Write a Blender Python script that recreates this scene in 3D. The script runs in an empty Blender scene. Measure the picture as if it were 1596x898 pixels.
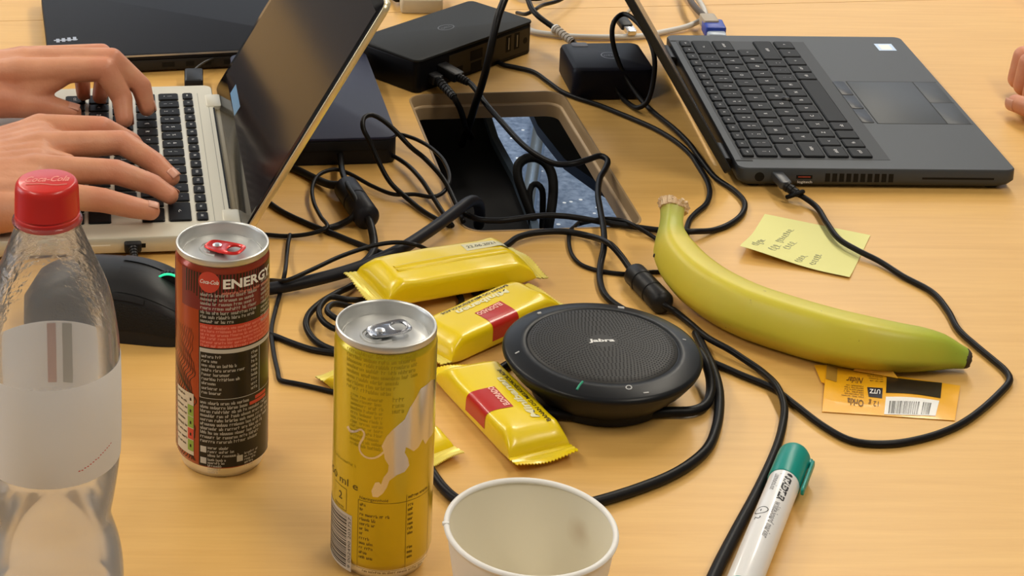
import bpy, bmesh, math, random
from mathutils import Vector, Matrix
R_ = math.radians
sc = bpy.context.scene
COL = sc.collection
random.seed(7)

# ------------------------------------------------------------------ camera
# the photograph is a crop out of a wider phone picture: long lens shift, gentle downward pitch
F_PX, PITCH, ROLL, CAM_H = 3075.46, R_(13.98), R_(0.51), 625.39
SHX, SHY = -363.5, -719.51                      # principal point offset from the picture centre, px
FW = Vector((0, math.cos(PITCH), -math.sin(PITCH)))
UP = Vector((0, math.sin(PITCH), math.cos(PITCH)))
RT = Vector((1, 0, 0))
CR = RT*math.cos(ROLL) + UP*math.sin(ROLL)
CU = -RT*math.sin(ROLL) + UP*math.cos(ROLL)
cam_d = bpy.data.cameras.new('camera'); cam = bpy.data.objects.new('camera', cam_d); COL.objects.link(cam)
cam.matrix_world = Matrix(((CR.x, CU.x, -FW.x, 0), (CR.y, CU.y, -FW.y, 0), (CR.z, CU.z, -FW.z, CAM_H*.001), (0, 0, 0, 1)))
cam_d.sensor_width = 36; cam_d.sensor_fit = 'HORIZONTAL'
cam_d.lens = F_PX/1596*36
cam_d.shift_x = -SHX/1596; cam_d.shift_y = SHY/1596
cam_d.clip_start = .05; cam_d.clip_end = 50
sc.camera = cam

# ------------------------------------------------------------------ light
sc.view_settings.view_transform = 'Standard'; sc.view_settings.look = 'None'
sc.view_settings.gamma = 1; sc.view_settings.exposure = -0.48
sc.view_settings.use_curve_mapping = False
world = bpy.data.worlds.new('sky'); sc.world = world; world.use_nodes = True
bg = world.node_tree.nodes['Background']; bg.inputs[0].default_value = (.75, .85, 1, 1); bg.inputs[1].default_value = .8

def area(name, loc, rot, sx, sy, power, color):
    d = bpy.data.lights.new(name, 'AREA'); d.shape = 'RECTANGLE'; d.size = sx; d.size_y = sy
    d.energy = power; d.color = color
    o = bpy.data.objects.new(name, d); COL.objects.link(o); o.location = loc; o.rotation_euler = rot
    return o
# daylight entering by the window in the far wall, and by the one in the left wall
area('window_daylight', (.4, 4.7, .95), (R_(-90), 0, 0), 3.4, 1.5, 14, (.88, .93, 1.0))
area('side_window_daylight', (-3.15, 2.2, .85), (0, R_(-90), 0), 1.5, 2.6, 72, (.90, .94, 1.0))
LAMPS = [(-1.3, .2), (-1.3, 2.4), (1.1, .2), (1.1, 2.4), (1.1, 3.9), (-1.3, 3.9)]
for lx, ly in LAMPS:
    area('ceiling_lamp_light', (lx, ly, 1.86), (0, 0, 0), .28, 1.1, 24, (1.0, .91, .76))

# ------------------------------------------------------------------ helpers
def P(px, py, z=0.0):
    """point (mm) at height z over the table top seen at a pixel of the photograph"""
    d = FW*F_PX + CR*(px-798-SHX) - CU*(py-449-SHY)
    return Vector((0, 0, CAM_H)) + d*((z-CAM_H)/d.z)
def sstep(a, b, x):
    t = max(0, min(1, (x-a)/(b-a))); return t*t*(3-2*t)

MATS = {}
def mat(name, color, rough=.5, metal=0, spec=.5, coat=0, trans=0, ior=1.45, sss=0, noise=None, bump=0, bscale=200, alpha=1, emit=None, coatr=.1, vcol=None):
    if name in MATS: return MATS[name]
    m = bpy.data.materials.new(name); m.use_nodes = True; nt = m.node_tree; b = nt.nodes['Principled BSDF']
    if max(color) < .03: spec *= .55
    def s(k, v):
        if k in b.inputs: b.inputs[k].default_value = v
    s('Base Color', (*color, 1)); s('Roughness', rough); s('Metallic', metal); s('Specular IOR Level', spec)
    s('Coat Weight', coat); s('Coat Roughness', coatr); s('Transmission Weight', trans); s('IOR', ior); s('Alpha', alpha)
    if sss: s('Subsurface Weight', sss); s('Subsurface Radius', (1, .35, .2)); s('Subsurface Scale', .006)
    if emit: s('Emission Color', (*emit[:3], 1)); s('Emission Strength', emit[3])
    tc = nt.nodes.new('ShaderNodeTexCoord')
    if noise or bump:
        n = nt.nodes.new('ShaderNodeTexNoise'); n.inputs['Scale'].default_value = noise[0] if noise else bscale
        n.inputs['Detail'].default_value = 4
        nt.links.new(tc.outputs['Object'], n.inputs['Vector'])
        if noise:
            r = nt.nodes.new('ShaderNodeMix'); r.data_type = 'RGBA'
            r.inputs[6].default_value = (*color, 1); r.inputs[7].default_value = (*noise[1], 1)
            mr = nt.nodes.new('ShaderNodeMapRange'); mr.inputs[1].default_value = .4; mr.inputs[2].default_value = .65
            nt.links.new(n.outputs[0], mr.inputs[0]); nt.links.new(mr.outputs[0], r.inputs[0])
            nt.links.new(r.outputs[2], b.inputs['Base Color'])
        if bump:
            n2 = nt.nodes.new('ShaderNodeTexNoise'); n2.inputs['Scale'].default_value = bscale; n2.inputs['Detail'].default_value = 3
            nt.links.new(tc.outputs['Object'], n2.inputs['Vector'])
            bp = nt.nodes.new('ShaderNodeBump'); bp.inputs['Strength'].default_value = bump; bp.inputs['Distance'].default_value = .001
            nt.links.new(n2.outputs[0], bp.inputs['Height']); nt.links.new(bp.outputs[0], b.inputs['Normal'])
    MATS[name] = m
    return m
def ncol(m, build):
    nt = m.node_tree; build(nt, nt.nodes['Principled BSDF']); return m

def finish(name, bm, mats, parent=None, origin=None, smooth=40, kind=None, label=None):
    """bm is in mm; vertices are stored relative to origin (mm) in metres"""
    o0 = Vector(origin) if origin is not None else Vector((0, 0, 0))
    me = bpy.data.meshes.new(name)
    for v in bm.verts: v.co = (v.co-o0)*.001
    bmesh.ops.recalc_face_normals(bm, faces=bm.faces)
    bm.to_mesh(me); bm.free()
    if not isinstance(mats, (list, tuple)): mats = [mats]
    for m in mats: me.materials.append(m)
    for p in me.polygons: p.use_smooth = True
    if smooth < 180: me.set_sharp_from_angle(angle=R_(smooth))
    o = bpy.data.objects.new(name, me); COL.objects.link(o)
    if parent is None: o.location = o0*.001
    else: o.parent = parent
    if kind: o['kind'] = kind
    if label: o['label'] = label
    return o
def tag(o, label, cat, group=None):
    o['label'] = label; o['category'] = cat
    if group: o['group'] = group
    return o
def thing(name, label, cat, loc=(0, 0, 0), rotz=0, group=None, rot=None):
    o = bpy.data.objects.new(name, None); COL.objects.link(o); o.empty_display_size = .02
    o.location = Vector(loc)*.001; o.rotation_euler = rot or (0, 0, rotz)
    return tag(o, label, cat, group)
def struct(name, bm, m, **k):
    o = finish(name, bm, m, **k); o['kind'] = 'structure'; return o

def box(bm, x0, x1, y0, y1, z0, z1, mi=0):
    vs = [bm.verts.new(c) for c in ((x0,y0,z0),(x1,y0,z0),(x1,y1,z0),(x0,y1,z0),(x0,y0,z1),(x1,y0,z1),(x1,y1,z1),(x0,y1,z1))]
    for f in ((0,3,2,1),(4,5,6,7),(0,1,5,4),(1,2,6,5),(2,3,7,6),(3,0,4,7)):
        bm.faces.new([vs[i] for i in f]).material_index = mi
    return vs
def rrect(x0, x1, y0, y1, r, n=6):
    pts = []
    r = max(.05, min(r, (x1-x0)/2-.01, (y1-y0)/2-.01))
    for cx, cy, a0 in ((x1-r, y1-r, 0), (x0+r, y1-r, 90), (x0+r, y0+r, 180), (x1-r, y0+r, 270)):
        for i in range(n+1):
            a = R_(a0+90*i/n); pts.append((cx+r*math.cos(a), cy+r*math.sin(a)))
    return pts
def loops(bm, rings, cap0=True, cap1=True, mi=0, closed=True):
    vr = [[bm.verts.new(p) for p in ring] for ring in rings]
    n = len(vr[0])
    for a, b in zip(vr, vr[1:]):
        for i in range(n if closed else n-1):
            j = (i+1) % n
            bm.faces.new((a[i], a[j], b[j], b[i])).material_index = mi
    if cap0: bm.faces.new(list(reversed(vr[0]))).material_index = mi
    if cap1: bm.faces.new(vr[-1]).material_index = mi
    return vr
def rbox(bm, x0, x1, y0, y1, z0, z1, r=3, bev=1, n=6, mi=0, bot=None):
    bot = bev if bot is None else bot
    def ring(ins, z): return [(x, y, z) for x, y in rrect(x0+ins, x1-ins, y0+ins, y1-ins, r-ins*.6, n)]
    loops(bm, [ring(bot, z0), ring(bot*.3, z0+bot*.3), ring(0, z0+bot), ring(0, z1-bev), ring(bev*.3, z1-bev*.3), ring(bev, z1)], mi=mi)
def lathe(bm, prof, n=64, c=(0, 0), cap0=False, cap1=False, mi=0, sx=1, sy=1):
    rings = [[(c[0]+r*sx*math.cos(2*math.pi*i/n), c[1]+r*sy*math.sin(2*math.pi*i/n), z) for i in range(n)] for r, z in prof]
    return loops(bm, rings, cap0, cap1, mi)
def catmull(pts, step=3.0):
    """pts: list of vectors of any length; returns a dense smooth path"""
    out = []
    n = len(pts)
    for i in range(n-1):
        p0, p1, p2, p3 = pts[max(i-1, 0)], pts[i], pts[i+1], pts[min(i+2, n-1)]
        L = math.dist(p1[:3], p2[:3]); k = max(2, int(L/step))
        # centripetal-ish: scale tangents to the segment so unequal spacing does not overshoot
        la = math.dist(p0[:3], p1[:3]) or L; lb = math.dist(p2[:3], p3[:3]) or L
        for j in range(k):
            t = j/k; h = []
            for a, b, c_, d in zip(p0, p1, p2, p3):
                m1 = (c_-a)/(la+L)*L if i > 0 else (c_-b)
                m2 = (d-b)/(L+lb)*L if i < n-2 else (c_-b)
                h.append((2*t**3-3*t*t+1)*b+(t**3-2*t*t+t)*m1+(-2*t**3+3*t*t)*c_+(t**3-t*t)*m2)
            out.append(h)
    out.append(list(pts[-1]))
    return out
def sweep(bm, path, prof, mi=0, caps=True, scale=None):
    """path: Vectors; prof: 2D ring; parallel transport"""
    n = len(path)
    T = [(path[min(i+1, n-1)]-path[max(i-1, 0)]).normalized() for i in range(n)]
    up = Vector((0, 0, 1)) if abs(T[0].z) < .9 else Vector((1, 0, 0))
    N = (up-T[0]*up.dot(T[0])).normalized(); rings = []
    for i in range(n):
        if i:
            q = T[i-1].rotation_difference(T[i]); N = q @ N; N = (N-T[i]*N.dot(T[i])).normalized()
        B = T[i].cross(N); s = scale[i] if scale else 1
        rings.append([path[i]+N*(y*s)+B*(x*s) for x, y in prof])
    return loops(bm, rings, caps, caps, mi)
def circ(r, n=10): return [(r*math.cos(2*math.pi*i/n), r*math.sin(2*math.pi*i/n)) for i in range(n)]
def tube(bm, pts, r=2, n=10, step=3.0, mi=0, smooth=True):
    """pts: (x,y,z[,r]) mm"""
    q = [tuple(p[:3])+((p[3],) if len(p) > 3 else (r,)) for p in pts]
    q = catmull(q, step) if smooth else q
    sweep(bm, [Vector(p[:3]) for p in q], circ(1, n), mi, True, [p[3] for p in q])
def px3(pts, z=None):
    """(px,py,z[,r]) -> world mm"""
    out = []
    for p in pts:
        w = P(p[0], p[1], p[2]); out.append((w.x, w.y, w.z)+tuple(p[3:]))
    return out
def xform(bm, M): bmesh.ops.transform(bm, matrix=M, verts=bm.verts)
def frame_at(p, d, up=Vector((0, 0, 1))):
    """matrix with local x along d, z near up, at p"""
    x = Vector(d).normalized(); y = up.cross(x).normalized(); z = x.cross(y)
    return Matrix(((x.x, y.x, z.x, p[0]), (x.y, y.y, z.y, p[1]), (x.z, y.z, z.z, p[2]), (0, 0, 0, 1)))

_T = {}
def text_tris(s, size=1.0, bold=0.0, shear=0.0, space=1.0):
    """flat glyphs -> (verts, faces), mm, origin at left baseline"""
    key = (s, size, bold, shear, space)
    if key in _T: return _T[key]
    cu = bpy.data.curves.new('glyphs', 'FONT'); cu.body = s; cu.size = size; cu.offset = bold; cu.shear = shear
    cu.resolution_u = 2; cu.space_character = space
    ob = bpy.data.objects.new('glyphs', cu); me = bpy.data.meshes.new_from_object(ob)
    vs = [tuple(v.co) for v in me.vertices]; fs = [tuple(p.vertices) for p in me.polygons]
    bpy.data.objects.remove(ob); bpy.data.meshes.remove(me); bpy.data.curves.remove(cu)
    w = max((v[0] for v in vs), default=0)
    _T[key] = (vs, fs, w); return _T[key]
def put_text(bm, s, size, fn, mi=0, bold=0, shear=0, width=None, space=1.0, center=False):
    """fn(x,y)->3D point"""
    vs, fs, w = text_tris(s, size, bold, shear, space)
    k = width/w if width else 1
    ox = -w*k/2 if center else 0
    nv = [bm.verts.new(fn(ox+v[0]*k, v[1])) for v in vs]
    for f in fs:
        try: bm.faces.new([nv[i] for i in f]).material_index = mi
        except ValueError: pass
def quadfn(bm, x0, x1, y0, y1, fn, nx=1, ny=1, mi=0):
    g = [[bm.verts.new(fn(x0+(x1-x0)*i/nx, y0+(y1-y0)*j/ny)) for i in range(nx+1)] for j in range(ny+1)]
    for j in range(ny):
        for i in range(nx):
            bm.faces.new((g[j][i], g[j][i+1], g[j+1][i+1], g[j+1][i])).material_index = mi
def fine_print(bm, x0, x1, y, h, fn, rng, mi=0, fill=1.0):
    """a line of illegible small print: rows of tiny strokes grouped in word lengths"""
    x = x0; end = x0+(x1-x0)*fill
    while x < end-h*.6:
        for _ in range(rng.randint(2, 8)):
            if x > end-h*.4: break
            hh = h*rng.choice((.7, .7, .7, 1.0)); w = h*.16
            k = rng.random()
            quadfn(bm, x, x+w, y, y+hh, fn, mi=mi)
            if k < .7: quadfn(bm, x, x+h*.45, y+(h*.55 if k < .35 else 0), y+(h*.7 if k < .35 else h*.15), fn, mi=mi)
            if k > .3: quadfn(bm, x+h*.34, x+h*.34+w, y, y+h*.65, fn, mi=mi)
            x += h*.62
        x += h*.45

# ------------------------------------------------------------------ materials
def wood_nodes(nt, b):
    tc = nt.nodes.new('ShaderNodeTexCoord'); mp = nt.nodes.new('ShaderNodeMapping')
    mp.inputs['Rotation'].default_value = (0, 0, R_(-5.4)); mp.inputs['Scale'].default_value = (3.5, 60, 60)
    nt.links.new(tc.outputs['Object'], mp.inputs[0])
    n = nt.nodes.new('ShaderNodeTexNoise'); n.inputs['Scale'].default_value = 3; n.inputs['Detail'].default_value = 6; n.inputs['Roughness'].default_value = .62
    n.inputs['Distortion'].default_value = .35
    nt.links.new(mp.outputs[0], n.inputs['Vector'])
    n2 = nt.nodes.new('ShaderNodeTexNoise'); n2.inputs['Scale'].default_value = 1.3; n2.inputs['Detail'].default_value = 3
    nt.links.new(mp.outputs[0], n2.inputs['Vector'])
    cr = nt.nodes.new('ShaderNodeValToRGB')
    e = cr.color_ramp.elements; e[0].position = .3; e[0].color = (.68, .385, .105, 1); e[1].position = .72; e[1].color = (.755, .455, .135, 1)
    nt.links.new(n.outputs[0], cr.inputs[0])
    mx = nt.nodes.new('ShaderNodeMix'); mx.data_type = 'RGBA'; mx.blend_type = 'MULTIPLY'; mx.inputs[0].default_value = .5
    cr2 = nt.nodes.new('ShaderNodeValToRGB'); e = cr2.color_ramp.elements; e[0].position = .3; e[0].color = (.93, .91, .87, 1); e[1].position = .7; e[1].color = (1, 1, 1, 1)
    nt.links.new(n2.outputs[0], cr2.inputs[0])
    nt.links.new(cr.outputs[0], mx.inputs[6]); nt.links.new(cr2.outputs[0], mx.inputs[7])
    nt.links.new(mx.outputs[2], b.inputs['Base Color'])
M_wood = ncol(mat('beech_laminate', (.8, .5, .2), .42, coat=.12, coatr=.3), wood_nodes)
M_edge = mat('moulded_grommet_brown', (.36, .245, .13), .38)
M_edgel = mat('moulded_grommet_lip', (.62, .46, .28), .3)
def carpet_nodes(nt, b):
    tc = nt.nodes.new('ShaderNodeTexCoord')
    n = nt.nodes.new('ShaderNodeTexNoise'); n.inputs['Scale'].default_value = 90; n.inputs['Detail'].default_value = 5
    nt.links.new(tc.outputs['Object'], n.inputs['Vector'])
    cr = nt.nodes.new('ShaderNodeValToRGB'); e = cr.color_ramp.elements
    e[0].position = .35; e[0].color = (.10, .15, .25, 1); e[1].position = .7; e[1].color = (.22, .30, .45, 1)
    nt.links.new(n.outputs[0], cr.inputs[0])
    v = nt.nodes.new('ShaderNodeTexVoronoi'); v.inputs['Scale'].default_value = 38; v.inputs['Randomness'].default_value = 1
    nt.links.new(tc.outputs['Object'], v.inputs['Vector'])
    lt = nt.nodes.new('ShaderNodeMath'); lt.operation = 'LESS_THAN'; lt.inputs[1].default_value = .13
    nt.links.new(v.outputs['Distance'], lt.inputs[0])
    mx = nt.nodes.new('ShaderNodeMix'); mx.data_type = 'RGBA'; mx.inputs[7].default_value = (.75, .82, .9, 1)
    nt.links.new(lt.outputs[0], mx.inputs[0]); nt.links.new(cr.outputs[0], mx.inputs[6]); nt.links.new(mx.outputs[2], b.inputs['Base Color'])
M_carpet = ncol(mat('speckled_blue_carpet', (.2, .25, .35), .9, bump=.5, bscale=300), carpet_nodes)
M_wall = mat('painted_wall', (.30, .28, .25), .8, bump=.05, bscale=60)
M_ceil = mat('ceiling_white', (.62, .61, .58), .8, bump=.05, bscale=60)
M_alu = mat('aluminium', (.78, .79, .80), .28, metal=1)
M_aluB = mat('brushed_can_aluminium', (.80, .80, .79), .34, metal=1, bump=.02, bscale=900)
M_black = mat('black_plastic', (.012, .012, .013), .42, bump=.06, bscale=2500)
M_cable = mat('black_cable_rubber', (.008, .0075, .008), .40, spec=.35, bump=.04, bscale=900)
M_cablebig = mat('thick_cable_sheath', (.012, .012, .016), .45, spec=.4)
M_dark = mat('dark_socket', (.004, .004, .004), .6)
M_white = mat('white_print', (.85, .85, .83), .5)
M_lid = mat('can_lid_satin', (.62, .62, .60), .40, metal=.85)
M_steel = mat('steel', (.6, .6, .62), .25, metal=1)

# ------------------------------------------------------------------ room shell
FZ, CZ = -740, 1900
def room_quad(name, pts, m, thick=None):
    bm = bmesh.new(); vs = [bm.verts.new(p) for p in pts]; bm.faces.new(vs)
    return struct(name, bm, m)
bm = bmesh.new(); box(bm, -3400, 3200, -1600, 5000, FZ-60, FZ); struct('floor', bm, M_carpet)
bm = bmesh.new(); box(bm, -3400, 3200, -1600, 5000, CZ, CZ+80); struct('ceiling', bm, M_ceil)
bm = bmesh.new(); box(bm, 3200, 3300, -1600, 5000, FZ, CZ); struct('wall_right', bm, M_wall)
bm = bmesh.new(); box(bm, -3400, 3200, -1700, -1600, FZ, CZ); struct('wall_front', bm, M_wall)
def wall_hole(name, f, a0, a1, b0, b1, m):
    bm = bmesh.new()
    f(bm, a0, b0); struct(name, bm, m)
bm = bmesh.new()
box(bm, -3400, -1400, 5000, 5100, FZ, CZ); box(bm, 2200, 3200, 5000, 5100, FZ, CZ)
box(bm, -1400, 2200, 5000, 5100, FZ, 150); box(bm, -1400, 2200, 5000, 5100, 1750, CZ); struct('wall_back', bm, M_wall)
bm = bmesh.new()
box(bm, -3500, -3400, -1600, 850, FZ, CZ); box(bm, -3500, -3400, 3550, 5000, FZ, CZ)
box(bm, -3500, -3400, 850, 3550, FZ, 50); box(bm, -3500, -3400, 850, 3550, 1650, CZ); struct('wall_left', bm, M_wall)
M_frame = mat('window_frame_white', (.75, .75, .73), .4)
def window(name, pts):
    bm = bmesh.new()
    for b in pts: box(bm, *b)
    return struct(name, bm, M_frame)
window('window_1', [(-1400, 2200, 5010, 5060, 150, 200), (-1400, 2200, 5010, 5060, 1700, 1750), (-1400, -1350, 5010, 5060, 200, 1700), (2150, 2200, 5010, 5060, 200, 1700), (375, 425, 5010, 5060, 200, 1700)])
window('window_2', [(-3470, -3420, 850, 3550, 50, 100), (-3470, -3420, 850, 3550, 1600, 1650), (-3470, -3420, 850, 900, 100, 1600), (-3470, -3420, 3500, 3550, 100, 1600), (-3470, -3420, 2175, 2225, 100, 1600)])
M_pane = mat('window_glass', (.95, .97, .98), .02, trans=1, ior=1.45)
for nm, bx_ in (('window_pane', (-1350, 375, 5030, 5036, 200, 1700)), ('window_pane', (425, 2150, 5030, 5036, 200, 1700)), ('window_pane', (-3448, -3442, 900, 2175, 100, 1600)), ('window_pane', (-3448, -3442, 2225, 3500, 100, 1600))):
    bm = bmesh.new(); box(bm, *bx_); finish(nm, bm, M_pane, bpy.data.objects['window_1' if bx_[2] > 5000 else 'window_2'])
M_lamp = mat('lamp_diffuser', (.9, .9, .85), .5, emit=(1.0, .93, .82, 5))
for i, (lx, ly) in enumerate(LAMPS):
    t = thing('ceiling_lamp', 'long ceiling lamp panel %s the camera, in the %s row' % (('behind' if ly < 1 else 'ahead of' if ly < 3 else 'farthest from'), ('left' if lx < 0 else 'right')), 'lamp', (lx*1000, ly*1000, 1872), group='ceiling lamps above the desks')
    bm = bmesh.new(); rbox(bm, -160, 160, -580, 580, 2, 26, 4, 2, 3); finish('lamp_housing', bm, M_frame, t)
    bm = bmesh.new(); box(bm, -140, 140, -550, 550, -1, 1.5); finish('diffuser', bm, M_lamp, t)

# ------------------------------------------------------------------ desks
TA = R_(5.4)                                                     # the desk's own axis, degrees off the camera's
tx, ty = Vector((math.cos(TA), math.sin(TA), 0)), Vector((-math.sin(TA), math.cos(TA), 0))
SEAM = P(0, 33)
def D(u, v, z=0, o=SEAM): return (o.x+tx.x*u+ty.x*v, o.y+tx.y*u+ty.y*v, z)
# hole corners in desk axes
def uv(p): q = p-SEAM; return q.dot(tx), q.dot(ty)
hc = [uv(P(640, 148)), uv(P(880, 142)), uv(P(1000, 355)), uv(P(718, 360))]
hu0 = (hc[0][0]+hc[3][0])/2; hu1 = (hc[1][0]+hc[2][0])/2; hv0 = (hc[2][1]+hc[3][1])/2; hv1 = (hc[0][1]+hc[1][1])/2
near_desk = thing('desk', 'beech desk with a cable opening, in the foreground under every gadget', 'desk', D(300, -500, FZ))
no = Vector(near_desk.location)*1000
bm = bmesh.new()
def slab(bm, u0, u1, v0, v1, z0, z1, hole=None):
    if not hole:
        vs = [bm.verts.new(D(u, v, z)) for z in (z0, z1) for u, v in ((u0, v0), (u1, v0), (u1, v1), (u0, v1))]
        for f in ((0,3,2,1),(4,5,6,7),(0,1,5,4),(1,2,6,5),(2,3,7,6),(3,0,4,7)): bm.faces.new([vs[i] for i in f])
        return
    ring = rrect(*hole, 16, 6)
    per = 7
    outer = []
    n = len(ring)
    cs = [(u1, v1), (u0, v1), (u0, v0), (u1, v0)]
    for z, flip in ((z1, False), (z0, True)):
        rv = [bm.verts.new(D(u, v, z)) for u, v in ring]; ov = [bm.verts.new(D(u, v, z)) for u, v in cs]
        for k in range(4):
            for i in range(per-1):
                bm.faces.new((ov[k], rv[k*per+i], rv[k*per+i+1]))
            bm.faces.new((ov[k], rv[k*per+per-1], rv[(k*per+per) % n], ov[(k+1) % 4]))
        outer.append((rv, ov))
    for k in range(4): bm.faces.new((outer[0][1][k], outer[0][1][(k+1) % 4], outer[1][1][(k+1) % 4], outer[1][1][k]))
    a, b = outer[0][0], outer[1][0]
    for i in range(n): bm.faces.new((a[i], a[(i+1) % n], b[(i+1) % n], b[i]))
HB = (hu0-1, hu1+1, hv0-1, hv1+1)
slab(bm, -330, 1250, -1150, -.45, -22, 0, HB)
finish('tabletop', bm, M_wood, near_desk, no)
# grommet: stepped moulded rim inside the opening
def ring_uv(ins, z, r=16): return [D(u, v, z) for u, v in rrect(hu0+ins-1, hu1-ins+1, hv0+ins-1, hv1-ins+1, max(2, r-ins), 8)]
bm = bmesh.new(); loops(bm, [ring_uv(.1, -20), ring_uv(.1, .35), ring_uv(1.6, .5), ring_uv(2.2, -.6), ring_uv(2.6, -9)], False, False); finish('opening_rim', bm, M_edge, near_desk, no)
bm = bmesh.new(); loops(bm, [ring_uv(2.6, -9), ring_uv(4.4, -9.4), ring_uv(4.6, -10.6)], False, False); finish('opening_lip', bm, M_edgel, near_desk, no)
bm = bmesh.new(); loops(bm, [ring_uv(4.6, -10.6), ring_uv(5.0, -21)], False, False); finish('opening_liner', bm, M_edge, near_desk, no)
bm = bmesh.new(); slab(bm, -330, 1250, .45, 900, -22, 0)
far_desk = thing('desk', 'second beech desk butted against the far edge of the first', 'desk', D(300, 500, FZ))
finish('tabletop', bm, M_wood, far_desk, Vector(far_desk.location)*1000)
M_legm = mat('desk_leg_dark_metal', (.05, .055, .06), .3, metal=.7)
for dk, vs_ in ((near_desk, (-1050, -60)), (far_desk, (60, 800))):
    for u in (-270, 1190):
        for v in vs_:
            bm = bmesh.new(); p = D(u, v); box(bm, p[0]-25, p[0]+25, p[1]-25, p[1]+25, FZ, -22); finish('leg', bm, M_legm, dk, Vector(dk.location)*1000)
# foot bar on the carpet seen through the opening
bm = bmesh.new(); a, b = P(848, 150, FZ+25), P(800, 470, FZ+25)
tube(bm, [tuple(a), tuple(b)], 14, 16, 60)
o = finish('floor_foot_bar', bm, mat('polished_foot_steel', (.35, .45, .55), .18, metal=1), None, (a.x, a.y, FZ)); tag(o, 'polished steel foot bar on the blue carpet below the desk opening', 'furniture foot')
# cable tray hanging under the opening (left) and an added dark sheet standing in for shade (right)
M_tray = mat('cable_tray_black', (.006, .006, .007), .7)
tb = [P(750, 140, -60), P(757, 181, -60), P(771, 225, -60), P(804, 286, -60), P(832, 358, -60), P(845, 420, -60)]
tray = thing('cable_tray', 'black cable tray hanging under the left part of the desk opening', 'cable tray', (tb[3].x-80, tb[3].y, -22))
bm = bmesh.new(); ring = [(p.x, p.y) for p in tb]+[(tb[5].x-230, tb[5].y), (tb[0].x-230, tb[0].y)]
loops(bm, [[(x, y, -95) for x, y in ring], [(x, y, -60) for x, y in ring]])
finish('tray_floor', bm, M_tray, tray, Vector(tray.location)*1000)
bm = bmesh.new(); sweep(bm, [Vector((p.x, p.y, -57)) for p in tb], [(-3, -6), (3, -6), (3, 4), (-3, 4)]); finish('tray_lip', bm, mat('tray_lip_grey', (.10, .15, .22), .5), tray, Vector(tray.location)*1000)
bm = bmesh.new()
pb = [P(805, 120, -90), P(838, 195, -90), P(880, 248, -90), P(932, 285, -90), P(1030, 340, -90)]  # outline of the shaded area, filled by the dark sheet
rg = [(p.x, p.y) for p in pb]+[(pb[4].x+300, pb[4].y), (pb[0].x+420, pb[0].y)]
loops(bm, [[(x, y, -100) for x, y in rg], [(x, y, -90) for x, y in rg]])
o = finish('underdesk_shade', bm, mat('navy_shade', (.004, .008, .028), .5), None, (pb[2].x, pb[2].y, -90)); tag(o, 'dark navy sheet added for the shade at the upper right of the opening', 'panel')

# ------------------------------------------------------------------ keyboards
def key_mesh(w, d, h, legend, mats, up_dir=(1, 0), bev=.9, size=3.6):
    """key centred on the origin, legend reads along up_dir rotated; returns mesh in metres"""
    bm = bmesh.new()
    loops(bm, [[(x, y, 0) for x, y in rrect(-w/2, w/2, -d/2, d/2, 1.0, 1)], [(x, y, h*.7) for x, y in rrect(-w/2, w/2, -d/2, d/2, 1.0, 1)],
               [(x, y, h) for x, y in rrect(-w/2+bev, w/2-bev, -d/2+bev*.7, d/2-bev*.7, .8, 1)]], cap0=False)
    if legend:
        c, s = up_dir
        def fn(x, y):           # text x -> along the row, text y -> away from the typist
            return (x*c[0]+y*s[0], x*c[1]+y*s[1], h+.08)
        for i, part in enumerate(legend):
            tw = text_tris(part, size, 0)[2]
            ox, oy = -w*.0, -size*.35
            if len(legend) > 1: oy = (.2 if i == 0 else -size*.95)
            put_text(bm, part, size if len(legend) == 1 else size*.85, lambda x, y, ox=ox, oy=oy, tw=tw: fn(x-tw/2+ox, y+oy), mi=1)
    me = bpy.data.meshes.new('key')
    for v in bm.verts: v.co *= .001
    bm.to_mesh(me); bm.free()
    for m in mats: me.materials.append(m)
    return me
def keyboard(parent, x_rows, y0, total, rows, mats, flip, z, kh=1.6, size=3.8, enter=None, gap=2.6):
    """rows of keys run along local y; x_rows gives (x centre, depth) of each row. flip=+1: y increases to the typist's right"""
    cache = {}
    for (xc, dep), row in zip(x_rows, rows):
        units = sum(k[0] for k in row); unit = total/units; y = 0
        for wu, leg in row:
            w = wu*unit
            yc = y0+(y+w/2) if flip > 0 else y0+total-(y+w/2)
            y += w
            if leg == 'skip': continue
            key = (round(w, 1), dep, leg)
            if key not in cache:
                sx = 1 if flip > 0 else -1
                cache[key] = key_mesh(dep-gap, w-gap, kh, [leg] if isinstance(leg, str) and leg else (list(leg) if leg else None), mats,
                                      ((0, sx), (-sx, 0)), size=size if dep > 12 else size*.62)
            ob = bpy.data.objects.new('key', cache[key]); COL.objects.link(ob); ob.parent = parent
            ob.location = (xc*.001, yc*.001, z*.001)
ROW_N = [(1, ('|', '~')), (1, ('!', '1')), (1, ('"', '2')), (1, ('#', '3')), (1, ('$', '4')), (1, ('%', '5')), (1, ('&', '6')), (1, ('/', '7')), (1, ('(', '8')), (1, (')', '9')), (1, ('=', '0')), (1, ('?', '+')), (1, ("'", '^')), (2, '<-')]
ROW_Q = [(1.5, 'tab')]+[(1, c) for c in 'QWERTYUIOPÅ^']+[(1.5, 'enter')]
ROW_A = [(1.75, 'caps')]+[(1, c) for c in 'ASDFGHJKLØÆ*']+[(1.25, 'skip')]
ROW_Z = [(1.25, 'shift'), (1, '<')]+[(1, c) for c in 'ZXCVBNM']+[(1, (';', ',')), (1, (':', '.')), (1, ('_', '-')), (2.75, 'shift')]
ROW_B = [(1.1, 'ctrl'), (1, 'fn'), (1, None), (1, 'alt'), (5.4, None), (1, 'alt'), (1, 'ctrl'), (1.15, '<'), (1.2, '^'), (1.15, '>')]
ROW_F = [(1, 'esc')]+[(1, 'F%d' % i) for i in range(1, 13)]+[(1, 'pr'), (1, 'ins'), (1, 'del')]
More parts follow.
